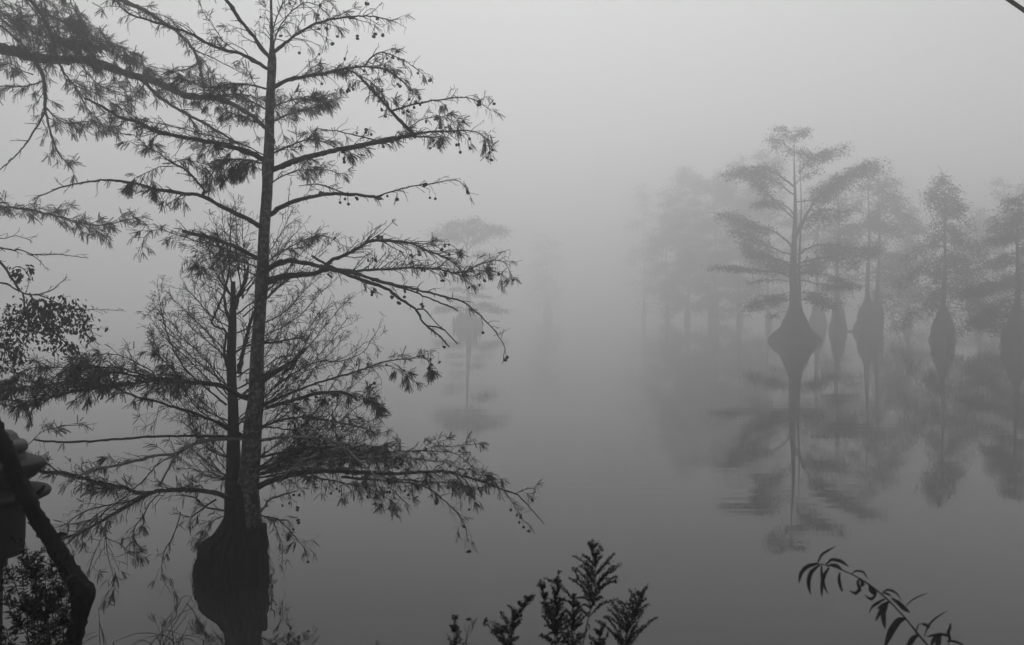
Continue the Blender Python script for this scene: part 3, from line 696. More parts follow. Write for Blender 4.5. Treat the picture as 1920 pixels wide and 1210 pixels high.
# ------------------------------------------------------------------ trees off the left edge reaching in
YB = 12.0
bb = P(-520, 900, YB)
lt = thing('cypress_tree', (bb.x, bb.y, 0), 'out-of-frame cypress whose thick leafy limb sweeps in from the upper left corner', 'tree')
def build_left():
    R = random.Random(31)
    ms = Mesher()
    extrude_trunk(ms, [(-480, -420, 22), (-490, -200, 30), (-500, 0, 38), (-510, 300, 48), (-515, 600, 56), (-520, 800, 90), (-520, 960, 150), (-520, 1060, 170)], YB, 14, 0.05, R)
    ms.build('trunk', M_DARKBARK, lt)
    D = dict(mt=M_DARKBARK)
    L = [
     ([(-500,-60),(-300,20),(-150,60),(-60,78),(0,90),(60,107),(110,113),(155,112),(200,125),(240,138),(300,157),(345,178),(400,185),(440,197),(475,220),(500,243),(515,268)], 34,7, .5, dict(tw=9,L=52,leaf=.5,cone=.05,t0=.42,t1=.82,droop=.7,**D)),
     ([(252,140),(275,158),(300,182),(338,208),(380,230),(420,253),(445,270)], 7.5,4, .2, dict(tw=12,L=40,leaf=.4,cone=.05,**D)),
     ([(350,212),(360,228),(370,250)], 4,2.5, .1, dict(tw=14,L=24,leaf=.3,cone=.05,**D)),
     ([(-500,-300),(-200,-180),(40,-80),(150,-45),(228,0),(270,19),(303,41),(336,63),(362,93),(372,116),(376,135),(382,160)], 26,4.5, .6, dict(tw=10,L=44,leaf=.42,cone=.08,t0=.6,**D)),
     ([(362,93),(400,110),(420,120),(450,135)], 2.6,1.4, .2, dict(tw=14,L=34,leaf=.2,cone=.05,**D)),
     ([(376,118),(350,130),(320,136),(300,146)], 3,1.4, .1, dict(tw=10,L=30,leaf=.4,cone=.1,**D)),
     ([(-400,-300),(-150,-160),(0,-70),(52,-5),(75,25),(92,55),(103,90),(115,128),(140,163),(165,205),(185,225)], 16,1.5, -.2, dict(tw=10,L=46,leaf=.4,cone=.04,t0=.5,**D)),
     ([(78,26),(110,36),(140,55),(160,80),(175,105)], 4,1.5, .3, dict(tw=6,L=44,leaf=.65,cone=.03,**D)),
     ([(60,-30),(82,0),(90,25),(130,50),(150,68)], 4,1.4, .4, dict(tw=6,L=44,leaf=.6,cone=.03,**D)),
     ([(130,-20),(135,10),(150,35),(175,50)], 3,1.2, .4, dict(tw=6,L=44,leaf=.6,cone=.03,**D)),
     ([(40,-10),(80,40),(110,70),(150,85),(190,90),(230,110)], 3.5,1.2, .3, dict(tw=5,L=50,leaf=.7,cone=.02,**D)),
     ([(-60,40),(0,50),(30,75),(60,100)], 5,3, .3, dict(tw=6,L=46,leaf=.7,cone=.02,**D)),
     ([(-60,0),(0,22),(30,35),(60,20)], 3,1, .3, dict(tw=7,L=44,leaf=.5,cone=.02,**D)),
     ([(62,112),(75,130),(82,150),(84,180),(85,205),(94,245),(108,285),(120,300),(135,318)], 7.5,1.6, -.1, dict(tw=13,L=40,leaf=.4,cone=.05,droop=1,**D)),
     ([(84,210),(68,240),(45,275),(20,302),(-15,330)], 4.2,2, .1, dict(tw=24,L=36,leaf=.05,cone=0,**D)),
     ([(82,152),(50,161),(20,162),(-20,162)], 3.2,2, 0, dict(tw=8,L=40,leaf=.5,cone=.05,droop=1.2,**D)),
     ([(62,140),(40,132),(20,120),(0,122)], 2.6,1.5, 0, dict(tw=7,L=36,leaf=.5,cone=.05,droop=1.2,**D)),
     ([(84,200),(105,222),(130,232),(170,228),(200,238)], 3,1.3, .2, dict(tw=5,L=40,leaf=.7,cone=.03,**D)),
     ([(116,130),(125,150),(150,165),(195,182),(225,205)], 2.6,1.2, .1, dict(tw=7,L=44,leaf=.5,cone=.03,**D)),
     ([(150,116),(175,150),(215,175),(250,182)], 2.6,1.2, .1, dict(tw=6,L=44,leaf=.55,cone=.03,**D)),
     ([(-300,-60),(-100,-40),(50,55),(130,75),(200,80),(250,110),(275,128)], 4,1.2, .1, dict(tw=4.5,L=48,leaf=.75,cone=.02,t0=.45,**D)),
     ([(400,183),(430,178),(470,180),(510,195),(560,205),(610,195)], 3,1.3, .4, dict(tw=7,L=38,leaf=.6,cone=.03,**D)),
     ([(500,235),(540,215),(580,205),(620,190)], 5,2, .3, dict(tw=8,L=34,leaf=.6,cone=.03,**D)),
     ([(420,190),(400,165),(380,150),(350,160)], 2.6,1.2, .4, dict(tw=6,L=38,leaf=.7,cone=.03,**D)),
     ([(-500,330),(-300,370),(-100,388),(0,389),(50,392),(80,400),(110,406),(150,418),(190,422),(225,416),(250,412)], 14,1.3, -.3, dict(tw=6,L=36,leaf=.6,cone=.08,t0=.62,up=.3,droop=.3,**D)),
     ([(130,413),(160,425),(185,435),(200,448)], 2,1, -.1, dict(tw=8,L=22,leaf=.6,cone=.3,**D)),
    ]
    for k, sp in enumerate(L):
        sp[4]['leaf'] *= .72; sp[4]['tw'] *= 1.1
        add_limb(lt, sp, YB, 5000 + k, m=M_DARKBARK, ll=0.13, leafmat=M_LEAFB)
build_left()

# broad-leaved tree, also from off the left edge
YC = 8.0
bc = P(-420, 980, YC)
bl = thing('broadleaf_tree', (bc.x, bc.y, 0), 'small broad-leaved tree reaching in at mid height over the left edge', 'tree')
def build_broad():
    R = random.Random(41)
    ms = Mesher()
    extrude_trunk(ms, [(-330, 60, 12), (-350, 250, 22), (-370, 450, 32), (-390, 650, 42), (-410, 850, 52), (-425, 1000, 64), (-430, 1120, 80)], YC, 12, 0.05, R)
    ms.build('trunk', M_DARKBARK, bl)
    S = YC / F
    L = [
     ([(-370,420),(-180,430),(-60,455),(0,492),(20,520),(38,546),(60,553),(95,545),(120,525)], 14,1.4, .2, dict(tw=14,L=30,leaf=0,cone=0,t0=.6)),
     ([(-350,560),(-100,520),(0,530),(35,546)], 6,3, .1, dict(tw=0)),
     ([(42,548),(46,565),(42,585),(20,590)], 3.6,1.6, 0, dict(tw=9,L=30,leaf=0,cone=0)),
     ([(55,550),(75,580),(90,610),(120,640),(145,662),(160,675)], 4,2, 0, dict(tw=8,L=36,leaf=0,cone=0)),
     ([(70,552),(110,570),(140,590),(165,610),(178,640)], 2.6,1.2, .1, dict(tw=7,L=34,leaf=0,cone=0)),
     ([(60,560),(40,600),(15,640),(5,690)], 3,1.4, .2, dict(tw=7,L=34,leaf=0,cone=0)),
     ([(120,572),(150,581),(180,581),(226,582)], 1.8,1, 0, dict(tw=18,L=24,leaf=0,cone=0)),
     ([(-300,440),(-80,450),(0,465),(40,470),(70,478),(110,477),(160,484)], 7,1.1, 0, dict(tw=22,L=30,leaf=0,cone=0,t0=.6)),
     ([(50,476),(70,485),(86,503)], 1.8,1, 0, dict(tw=18,L=16,leaf=0,cone=0)),
     ([(-300,420),(-60,440),(0,447),(30,443),(55,450)], 5,1.1, 0, dict(tw=16,L=30,leaf=0,cone=0,t0=.6)),
     ([(22,505),(38,500),(55,520),(50,545)], 2,1.2, 0, dict(tw=10,L=20,leaf=0,cone=0)),
    ]
    for k, sp in enumerate(L):
        o, _ = add_limb(bl, sp, YC, 6000 + k, m=M_DARKBARK)
        # broad leaves hung along the twigs
    fo = Foliage()
    cl = [(100,570,45,16),(60,610,45,28),(20,640,28,34),(110,610,50,24),(150,590,22,20),(30,670,22,22),(130,650,18,14),(60,580,28,12),(165,625,10,18),(35,515,14,14),(55,505,9,8),(15,600,20,25),(100,640,22,18),(0,690,16,16),(80,590,40,20)]
    for (x, y, rx, ry) in cl:
        for _ in range(int(rx * ry * 0.19) + 10):
            px = x + R.gauss(0, rx * .55); py = y + R.gauss(0, ry * .55)
            p = P(px, py, YC + R.uniform(-.35, .35))
            fo.spray(p, Vector((R.uniform(-1, 1), R.uniform(-1, 1), -.2)), R, 1, 0.05, .8, .9)
    fo.build('leaves', M_LEAF, bl, 77, LF_V, LF_T, width=.5)
build_broad()

# ------------------------------------------------------------------ far cypresses in the fog
def far_tree(x, yw, ytop, basew, trw, profile, label, seed, n=34, droop=.35, limbs=None, bulb='drop', hb=70, lean=0, dens=1.0, second=None, auto=True, u0=.16, leafpx=4.4, flat=.35, group='cypresses standing out in the fog'):
    Y = water_Y(yw); S = Y / F
    b = P(x, yw, Y)
    t = thing('cypress_tree', (b.x, b.y, 0), label, 'tree', group)
    R = random.Random(seed); rng = np.random.default_rng(seed)
    H = (yw - ytop)
    def trunk(xx, top, tw):
        ms = Mesher(); k = 16; V = []; hs = list(np.linspace(-14, hb, 12)) + list(np.linspace(hb + 12, (yw - top), 14))
        for j, h in enumerate(hs):
            if h < hb:
                u = max(0, h) / hb
                if bulb == 'drop': r = tw / 2 + (basew - tw) / 2 * max(0, math.cos(u * math.pi / 2)) ** 1.15
                else: r = tw / 2 + (basew - tw) / 2 * (1 - u) ** 2.5
            else:
                r = tw / 2 * max(0.06, 1 - (h - hb) / ((yw - top) - hb)) ** 1.25
            for i in range(k):
                a = i * 6.2832 / k
                q = r * (1 + (.13 * math.sin(5 * a + seed + h * .02) + .07 * math.sin(9 * a + seed * 2) + .10 * math.cos(a + seed) * (1 - max(0, h) / hb if h < hb else 0)) * (1 if h < hb else .2) + (.07 * math.sin(h * .17 + a * 2 + seed) if h < hb else 0) + R.gauss(0, .025)) * S
                ox = (xx - x) * min(1, max(0, h) / hb) + lean * h / H + 1.5 * math.sin(h * .03 + seed)
                V.append((b.x + ox * S + q * math.cos(a), b.y + q * math.sin(a), h * S))
        nn = len(hs)
        ms.add(V, [(j * k + i, j * k + (i + 1) % k, (j + 1) * k + (i + 1) % k, (j + 1) * k + i) for j in range(nn - 1) for i in range(k)])
        return ms
    ms = trunk(x, ytop, trw)
    if second: 
        m2 = trunk(second[0], second[1], second[2])
        ms.add(np.vstack(m2.v), np.vstack(m2.q))
    ms.build('trunk', M_DARKBARK, t)
    wood = Mesher(); O = []; D = []; Ls = []
    def pads(c, t0, th, dn, wid):
        c = np.asarray(c); d = np.linalg.norm(np.diff(c, axis=0), axis=1); cum = np.concatenate([[0], np.cumsum(d)])
        T = cum[-1]; N = int(T / S * dn * dens * 5.2)
        s = np.clip(t0 + (1 - t0) * rng.random(N) ** .8, 0, 1) * T
        p = np.stack([np.interp(s, cum, c[:, i]) for i in range(3)], 1)
        # clumps
        K = max(3, int(T / S / 13)); cs = np.linspace(t0, 1, K) * T + rng.normal(size=K) * 4 * S
        cp = np.stack([np.interp(cs, cum, c[:, i]) for i in range(3)], 1) + rng.normal(size=(K, 3)) * np.array((4, wid * .5, th * .5)) * S
        idx = rng.integers(0, K, N)
        mixw = rng.random(N)[:, None] * .45 + .5
        p = p * (1 - mixw) + cp[idx] * mixw + rng.normal(size=(N, 3)) * np.array((7.5, wid * .5, th * .5)) * S
        p[:, 2] -= np.abs(rng.normal(size=N)) * droop * th * S
        O.append(p)
        dd = rng.normal(size=(N, 3)); dd[:, 2] = dd[:, 2] * .4 - droop * 1.5
        D.append(dd); Ls.append(np.full(N, leafpx * S) * rng.uniform(.5, 1.3, N))
    def bough(pts3, w, t0, th, dn, wid):
        c = smooth_path(pts3, 8 * S)
        c[1:] += rng.normal(size=c[1:].shape) * .7 * S
        wood.tube(c, np.linspace(w, .5, len(c)) * .5 * S, 5)
        # side twigs
        for _ in range(int(len(c) * 1.6)):
            i = R.randint(max(1, len(c) // 5), len(c) - 1)
            dd = Vector(c[i] - c[i - 1]).normalized() + rvec(R) * .7
            q = Vector(c[i]); e = q + dd * R.uniform(5, 13) * S + Vector((0, 0, -droop * 6 * S)); mm = (q + e) / 2 + Vector((0, 0, 2.5 * S))
            wood.tube([q, mm, e], [.55 * S, .4 * S, .25 * S], 3)
        if dn: pads(c, t0, th, dn, wid)
    if limbs:
        for lb in limbs:
            pts, w, th, dn = lb[:4]
            t0 = lb[4] if len(lb) > 4 else .3
            z = R.uniform(-30, 30)
            rows = []
            for j, (a, c_) in enumerate(pts):
                rows.append(tuple(P(a, c_, Y + z * S * j / len(pts))))
            bough(rows, w, t0, th, dn, 16)
    if auto:
        for k in range(int(n * 1.3)):
            u = u0 + (.98 - u0) * (k + R.random()) / (n * 1.3)
            hx = np.interp(u, [p[0] for p in profile], [p[1] for p in profile])
            a = R.uniform(0, 6.283)
            xx = second[0] if second and R.random() < .5 else x
            L = hx * R.uniform(.5, 1.3)
            rise = R.uniform(-.05, .3)
            h0 = u * H
            rows = []
            for s_ in (0, .25, .5, .75, 1):
                z = h0 + L * (rise * math.sin(s_ * 2.2) - droop * .55 * s_ * s_)
                rows.append((b.x + ((xx - x) + lean * u + L * s_ * math.cos(a)) * S, b.y + L * s_ * math.sin(a) * S * .9, z * S))
            bough(rows, max(1.4, trw * .24 * (1 - u * .6)), R.uniform(.25, .5), 6 + 5 * R.random(), R.choice((.15, .5, .9, 1.3)), 15)
    wood.build('branches', M_DARKBARK, t)['kind'] = 'stuff'
    O_ = np.vstack(O); D_ = np.vstack(D); L_ = np.concatenate(Ls)[:, None]
    X, Yv, Z = frames(D_, rng)
    fm = Mesher(); fm.stamp(NT_V, NT_T, O_, X * L_, Yv * L_ * .42, Z * L_)
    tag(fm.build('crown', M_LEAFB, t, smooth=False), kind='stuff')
    return t

T1L = [
 ([(1490,450),(1508,412),(1530,375),(1560,350),(1590,330),(1620,312),(1655,300)], 6, 13, 1.5, .3),
 ([(1490,380),(1530,372),(1560,345),(1580,340)], 3, 16, 1.6, .3),
 ([(1498,326),(1512,306),(1530,292),(1555,286),(1585,277)], 3, 10, 1.2, .1),
 ([(1490,285),(1505,290),(1530,290),(1550,300)], 2, 9, 1.4, .1),
 ([(1484,282),(1466,266),(1448,262)], 2.5, 10, 1.6, 0), ([(1484,262),(1500,250),(1516,248)], 2, 7, 1.3, 0), ([(1483,250),(1470,243),(1455,240)], 2, 6, 1.2, 0),
 ([(1488,350),(1470,336),(1450,322),(1420,314),(1385,320),(1355,328)], 4, 9, 1.4, .25),
 ([(1488,365),(1460,345),(1430,330),(1400,330)], 3, 12, 1.4, .3),
 ([(1488,402),(1468,384),(1440,380),(1412,383)], 3, 6, 1.1, .35),
 ([(1488,410),(1460,385),(1430,355),(1405,338)], 3, 8, .7, .4),
 ([(1488,472),(1476,452),(1450,434),(1420,424),(1385,412),(1352,404)], 4, 9, 1.4, .35),
 ([(1487,480),(1460,470),(1430,456),(1400,440),(1372,428)], 3, 9, 1.0, .4),
 ([(1485,492),(1450,486),(1420,476),(1385,455)], 3, 8, .8, .5),
 ([(1490,500),(1460,488),(1430,478),(1405,482)], 3, 11, 1.6, .2),
 ([(1485,520),(1460,511),(1430,508),(1400,506),(1370,502),(1335,502)], 5, 5, 1.0, .3),
 ([(1485,528),(1455,525),(1425,526),(1408,532)], 2, 3, .15, .5),
 ([(1484,562),(1455,562),(1425,568),(1395,578)], 3, 10, 1.4, .25), ([(1484,548),(1460,553),(1440,560)], 2, 8, 1.2, .3),
 ([(1484,585),(1462,586),(1448,597)], 1.5, 2, .1, .5),
 ([(1495,515),(1520,512),(1560,520),(1605,536)], 3, 6, .7, .5),
 ([(1495,524),(1525,530),(1560,538),(1590,540)], 3, 5, .5, .5),
 ([(1500,562),(1525,560),(1560,572)], 2.5, 9, 1.3, .2), ([(1500,550),(1520,552),(1545,556)], 2, 7, 1.2, .2),
 ([(1495,478),(1530,460),(1570,462),(1610,468),(1650,468)], 4, 12, 1.5, .2),
 ([(1495,495),(1530,485),(1570,485),(1605,492)], 4, 12, 1.4, .1),
 ([(1493,432),(1520,405),(1550,395),(1590,398)], 4, 13, 1.6, .25),
 ([(1490,500),(1515,498),(1545,500)], 4, 12, 1.8, 0), ([(1488,500),(1460,500),(1435,498)], 4, 10, 1.7, 0),
 ([(1492,345),(1510,330),(1530,320)], 2, 6, .5, .3),
]
far_tree(1488, 641, 238, 95, 15, None, 'largest fogbound cypress with a wide skirted base and layered limbs, off the right shore', 101, limbs=T1L, bulb='flare', hb=100, auto=False, second=(1499, 262, 6), dens=1.75)
far_tree(1570, 622, 322, 30, 9, [(0, 30), (.3, 40), (.6, 42), (.85, 24), (1, 6)], 'thin fogbound cypress between the largest tree and the forked pair', 102, n=22, hb=62, dens=.7)
far_tree(1627, 622, 297, 44, 9, [(0, 70), (.25, 90), (.5, 80), (.75, 58), (.9, 38), (1, 10)], 'twin-stemmed fogbound cypress on one bulging base, left of the drooping one', 103, n=50, hb=64, droop=.6, second=(1646, 300, 8), dens=1.25)
far_tree(1769, 640, 322, 44, 9, [(0, 84), (.3, 86), (.5, 76), (.68, 66), (.82, 36), (.95, 30), (1, 14)], 'fogbound cypress with hanging foliage over an egg-shaped base', 104, n=50, hb=70, droop=.8, dens=1.05)
far_tree(1906, 652, 358, 50, 12, [(0, 80), (.3, 92), (.55, 70), (.75, 48), (.9, 26), (1, 12)], 'fogbound cypress cut off by the right edge of the photo', 105, n=46, hb=72, droop=.5, dens=1.3)
far_tree(1968, 640, 300, 50, 13, [(0, 70), (.3, 96), (.6, 76), (.85, 46), (1, 12)], 'fogbound cypress mostly hidden beyond the right edge', 106, n=36, hb=70, dens=1.1)
far_tree(1532, 612, 330, 28, 7, [(0, 40), (.4, 60), (.8, 36), (1, 10)], 'faint cypress standing right behind the largest fogbound tree', 108, n=26, hb=60, leafpx=4.2)
far_tree(1440, 609, 275, 12, 5, [(0, 30), (.4, 60), (.75, 55), (.92, 30), (1, 10)], 'faint tall cypress peering over the left shoulder of the largest fogbound tree', 109, n=34, hb=30, leafpx=4.2, dens=1.9, u0=.05)
far_tree(1387, 607, 290, 12, 5, [(0, 26), (.4, 50), (.75, 60), (.92, 36), (1, 10)], 'faint cypress in the left group, third from the open water', 110, n=34, hb=30, leafpx=4.2, dens=1.9, u0=.05)
far_tree(1340, 605, 318, 22, 6, [(0, 40), (.3, 66), (.55, 84), (.8, 60), (.92, 30), (1, 8)], 'faint cypress in the left group with the broadest crown', 111, n=46, hb=66, leafpx=4.2, dens=2.3, u0=.05)
far_tree(1290, 603, 308, 12, 5, [(0, 40), (.3, 60), (.6, 64), (.8, 50), (.93, 26), (1, 8)], 'faint cypress at the open-water side of the left group', 112, n=44, hb=30, leafpx=4.2, dens=2.3, u0=.05)
far_tree(1250, 602, 375, 10, 4, [(0, 40), (.4, 50), (.8, 34), (1, 8)], 'low faint cypress at the foot of the left group', 115, n=30, hb=25, leafpx=4.2, dens=1.9, u0=.05)
far_tree(1207, 597, 335, 10, 4, [(0, 30), (.4, 38), (.8, 24), (1, 6)], 'barely visible cypress farthest out in the open fog', 113, n=28, hb=25, leafpx=4.2)
far_tree(1025, 595, 440, 16, 6, [(0, 30), (.4, 36), (.8, 26), (1, 8)], 'barely visible low cypress beside the flat-topped one', 114, n=24, hb=34, leafpx=4.2)

far_tree(1702, 612, 385, 16, 6, [(0, 50), (.4, 62), (.8, 36), (1, 8)], 'faint cypress filling the gap between the twin-stemmed and the drooping one', 131, n=30, hb=30, leafpx=4.2, dens=1.5, u0=.06)
far_tree(1836, 614, 392, 16, 6, [(0, 56), (.4, 64), (.8, 36), (1, 8)], 'faint cypress between the drooping one and the one cut by the edge', 132, n=30, hb=30, leafpx=4.2, dens=1.5, u0=.06)
far_tree(1880, 611, 330, 16, 7, [(0, 50), (.4, 66), (.8, 44), (1, 10)], 'faint taller cypress behind the one cut by the right edge', 133, n=34, hb=30, leafpx=4.2, dens=1.5, u0=.06)

ML = [
 ([(877,470),(868,448),(850,438),(830,436),(815,445)], 3, 11, 1.6, .25), ([(877,450),(890,425),(910,424),(935,430),(952,436)], 3, 9, 1.5, .15),
 ([(877,440),(870,425),(855,418),(835,425)], 2, 9, 1.6, .1), ([(877,430),(884,414),(895,410)], 2, 8, 1.6, 0), ([(877,470),(895,450),(915,436)], 3, 8, 1.2, .3),
 ([(877,490),(890,480),(910,478),(930,482)], 2, 8, 1.2, .2), ([(877,500),(860,492),(842,496)], 2, 8, .9, .2),
 ([(876,580),(895,572),(915,573),(937,582)], 2.5, 5, 1.6, .2), ([(876,582),(855,575),(835,577),(818,586)], 2.5, 5, 1.0, .3),
 ([(876,545),(860,540),(845,545)], 1.5, 3, .4, .3), ([(876,538),(892,534),(905,540)], 1.5, 3, .5, .3), ([(876,556),(893,552),(912,556)], 1.5, 3, .5, .3),
 ([(876,528),(862,522),(850,526)], 1.5, 3, .4, .2), ([(876,560),(858,558),(842,560)], 1.5, 3, .4, .2),
]
mt_ = far_tree(877, 613, 408, 40, 8, None, 'lone flat-topped cypress ringed by spiky knees in the middle of the lake', 120, limbs=ML, auto=False, bulb='flare', hb=52, dens=2.2, leafpx=4.2, group='cypresses standing out in the fog')
def knees():
    R = random.Random(9); Y = water_Y(613); S = Y / F; b = P(877, 613, Y)
    for k in range(15):
        dx = -26 + 52 * (k + R.uniform(.1, .9)) / 15
        h = (50 - abs(dx) * 1.1) * R.uniform(.75, 1.12)
        yy = b.y + R.uniform(-14, 14) * S
        r = R.uniform(2.6, 4.4)
        ms = Mesher()
        x = b.x + dx * S
        pts = [(x, yy, -.3), (x, yy, h * .25 * S), (x + R.uniform(-1, 1) * S, yy, h * .6 * S), (x + R.uniform(-1.5, 1.5) * S, yy, h * S)]
        c = smooth_path(pts, 6 * S)
        ms.tube(c, np.interp(np.linspace(0, 1, len(c)), [0, .4, .75, 1], [r, r * .8, r * .45, .4]) * S, 7)
        ms.build('knee', M_DARKBARK, mt_)
knees()

def logs():
    Y = water_Y(622); S = Y / F
    ms = Mesher(); R = random.Random(3)
    c = smooth_path([tuple(P(1560, 626, Y + 1)), tuple(P(1590, 622, Y)), tuple(P(1608, 621, Y - .5)), tuple(P(1625, 626, Y - 1))], 4 * S)
    ms.tube(c, np.full(len(c), 2.2 * S), 7)
    tag(ms.build('log', M_DARKBARK), 'short log lying at the waterline between the thin cypress and the twin-stemmed one', 'log')
    Y = water_Y(641); S = Y / F
    ms = Mesher()
    c = smooth_path([tuple(P(1520, 640, Y)), tuple(P(1545, 643, Y - .5)), tuple(P(1568, 642, Y - .5))], 4 * S)
    ms.tube(c, np.linspace(2.6, 1.0, len(c)) * S, 7)
    tag(ms.build('log', M_DARKBARK), 'low root-like log trailing right from the largest fogbound cypress', 'log')
logs()

# ------------------------------------------------------------------ leaning dead trunk on the bank
def leaning():
    Y = 3.0; R = random.Random(51)
    g = P(120, 1300, Y + .15)
    t = thing('leaning_trunk', (g.x, g.y, ground_z(g.x, g.y)), 'black crooked dead trunk leaning in from the lower left, bent like an elbow', 'tree trunk')
    S = Y / F
    rows = []
    for x, y, w, dy in [(-150,560,24,-.1),(-60,700,28,0), (8,840,30,0), (34,902,31,0), (72,975,28,0), (98,1016,29,0), (132,1073,33,0), (152,1105,40,0), (154,1122,42,0), (147,1160,32,0), (138,1206,30,0), (128,1270,32,.08), (112,1380,36,.12), (95,1500,40,.14), (85,1600,42,.15)]:
        p = P(x, y, Y + dy); rows.append((p.x, p.y, p.z, w * .5 * S))
    c = smooth_path(rows, 7 * S)
    for i in range(len(c)): c[i, 3] *= 1 + R.uniform(-.06, .06)
    ms = Mesher(); ms.tube(c[:, :3], c[:, 3], 14, 0.075, np.random.default_rng(5))
    ms.build('trunk', M_ROOT, t)
    for pts, w in (([(150,1112),(164,1108),(172,1110)], 16), ([(110,1003),(118,1000),(125,1003)], 9), ([(72,925),(78,918),(82,912)], 12), ([(52,980),(60,985)], 3), ([(140,1088),(152,1078)], 8)):
        cc, rr = limb_path(pts, Y, 0, w, w * .45, R, 4)
        ms = Mesher(); ms.tube(cc, rr, 7); ms.build('stub', M_ROOT, t)
leaning()

# ------------------------------------------------------------------ lantern at the left edge
def lantern():
    Y = 4.0; S = Y / F
    b = P(-8, 1000, Y)
    t = thing('post_lantern', (b.x, b.y, ground_z(b.x, b.y)), 'dark tiered lantern with a pale ribbed cap behind the leaning trunk at lower left', 'lantern')
    def lathe(name, rows, m, k=28, sq=False):
        ms = Mesher(); V = []
        for y, r in rows:
            p = P(-8, y, Y)
            for i in range(k):
                a = i * 6.2832 / k
                V.append((p.x + r * S * math.cos(a), p.y + r * S * math.sin(a), p.z))
        n = len(rows)
        ms.add(V, [(j * k + i, j * k + (i + 1) % k, (j + 1) * k + (i + 1) % k, (j + 1) * k + i) for j in range(n - 1) for i in range(k)],
               [(0, i + 1, i) for i in range(1, k - 1)] + [((n - 1) * k, (n - 1) * k + i, (n - 1) * k + i + 1) for i in range(1, k - 1)])
        return ms.build(name, m, t)
    lathe('cap', [(806, 8), (809, 26), (816, 34), (823, 37), (826, 40), (829, 48), (834, 52), (842, 53), (847, 51), (850, 46), (852, 47), (856, 50), (866, 50), (871, 47), (874, 44), (896, 44)], M_PALECAP)
    lathe('upper_eave', [(862, 50), (866, 78), (869, 81), (880, 79), (896, 66), (906, 44), (912, 40)], M_METAL)
    lathe('lower_eave', [(905, 40), (911, 46), (915, 60), (921, 88), (926, 92), (932, 90), (940, 74), (948, 62), (952, 52)], M_METAL)
    lathe('body', [(940, 46), (950, 49), (953, 47), (958, 52), (966, 52), (970, 49), (1010, 48.5), (1036, 46), (1041, 44)], M_METAL)
    lathe('foot', [(1038, 20), (1050, 20), (1062, 19), (1064, 12), (1300, 10), (1560, 10)], M_METAL)
lantern()

# ------------------------------------------------------------------ bank plants
def leaf_strip(ms, pts3, w, R, twist=0.3, nrm=None):
    """a long narrow folded leaf along 3D points"""
    c = smooth_path([tuple(p) for p in pts3], 0.008)
    n = len(c)
    tg = np.gradient(c, axis=0); tg /= np.linalg.norm(tg, axis=1)[:, None] + 1e-9
    view = np.array((R.uniform(-.5, .5), 1, R.uniform(-.4, .4)))
    s = np.cross(tg, view); s /= np.linalg.norm(s, axis=1)[:, None] + 1e-9
    u = np.linspace(0, 1, n)
    ww = w * .5 * np.clip(np.sin(np.pi * np.clip(u * .92 + .08, 0, 1)) ** .7, .06, 1)
    nn = np.cross(s, tg)
    V = np.stack([c + s * ww[:, None], c + nn * ww[:, None] * .35, c - s * ww[:, None]], 1).reshape(-1, 3)
    q = []
    for i in range(n - 1):
        for j in (0, 1):
            q.append((i * 3 + j, i * 3 + j + 1, i * 3 + 3 + j + 1, i * 3 + 3 + j))
    ms.add(V, q)

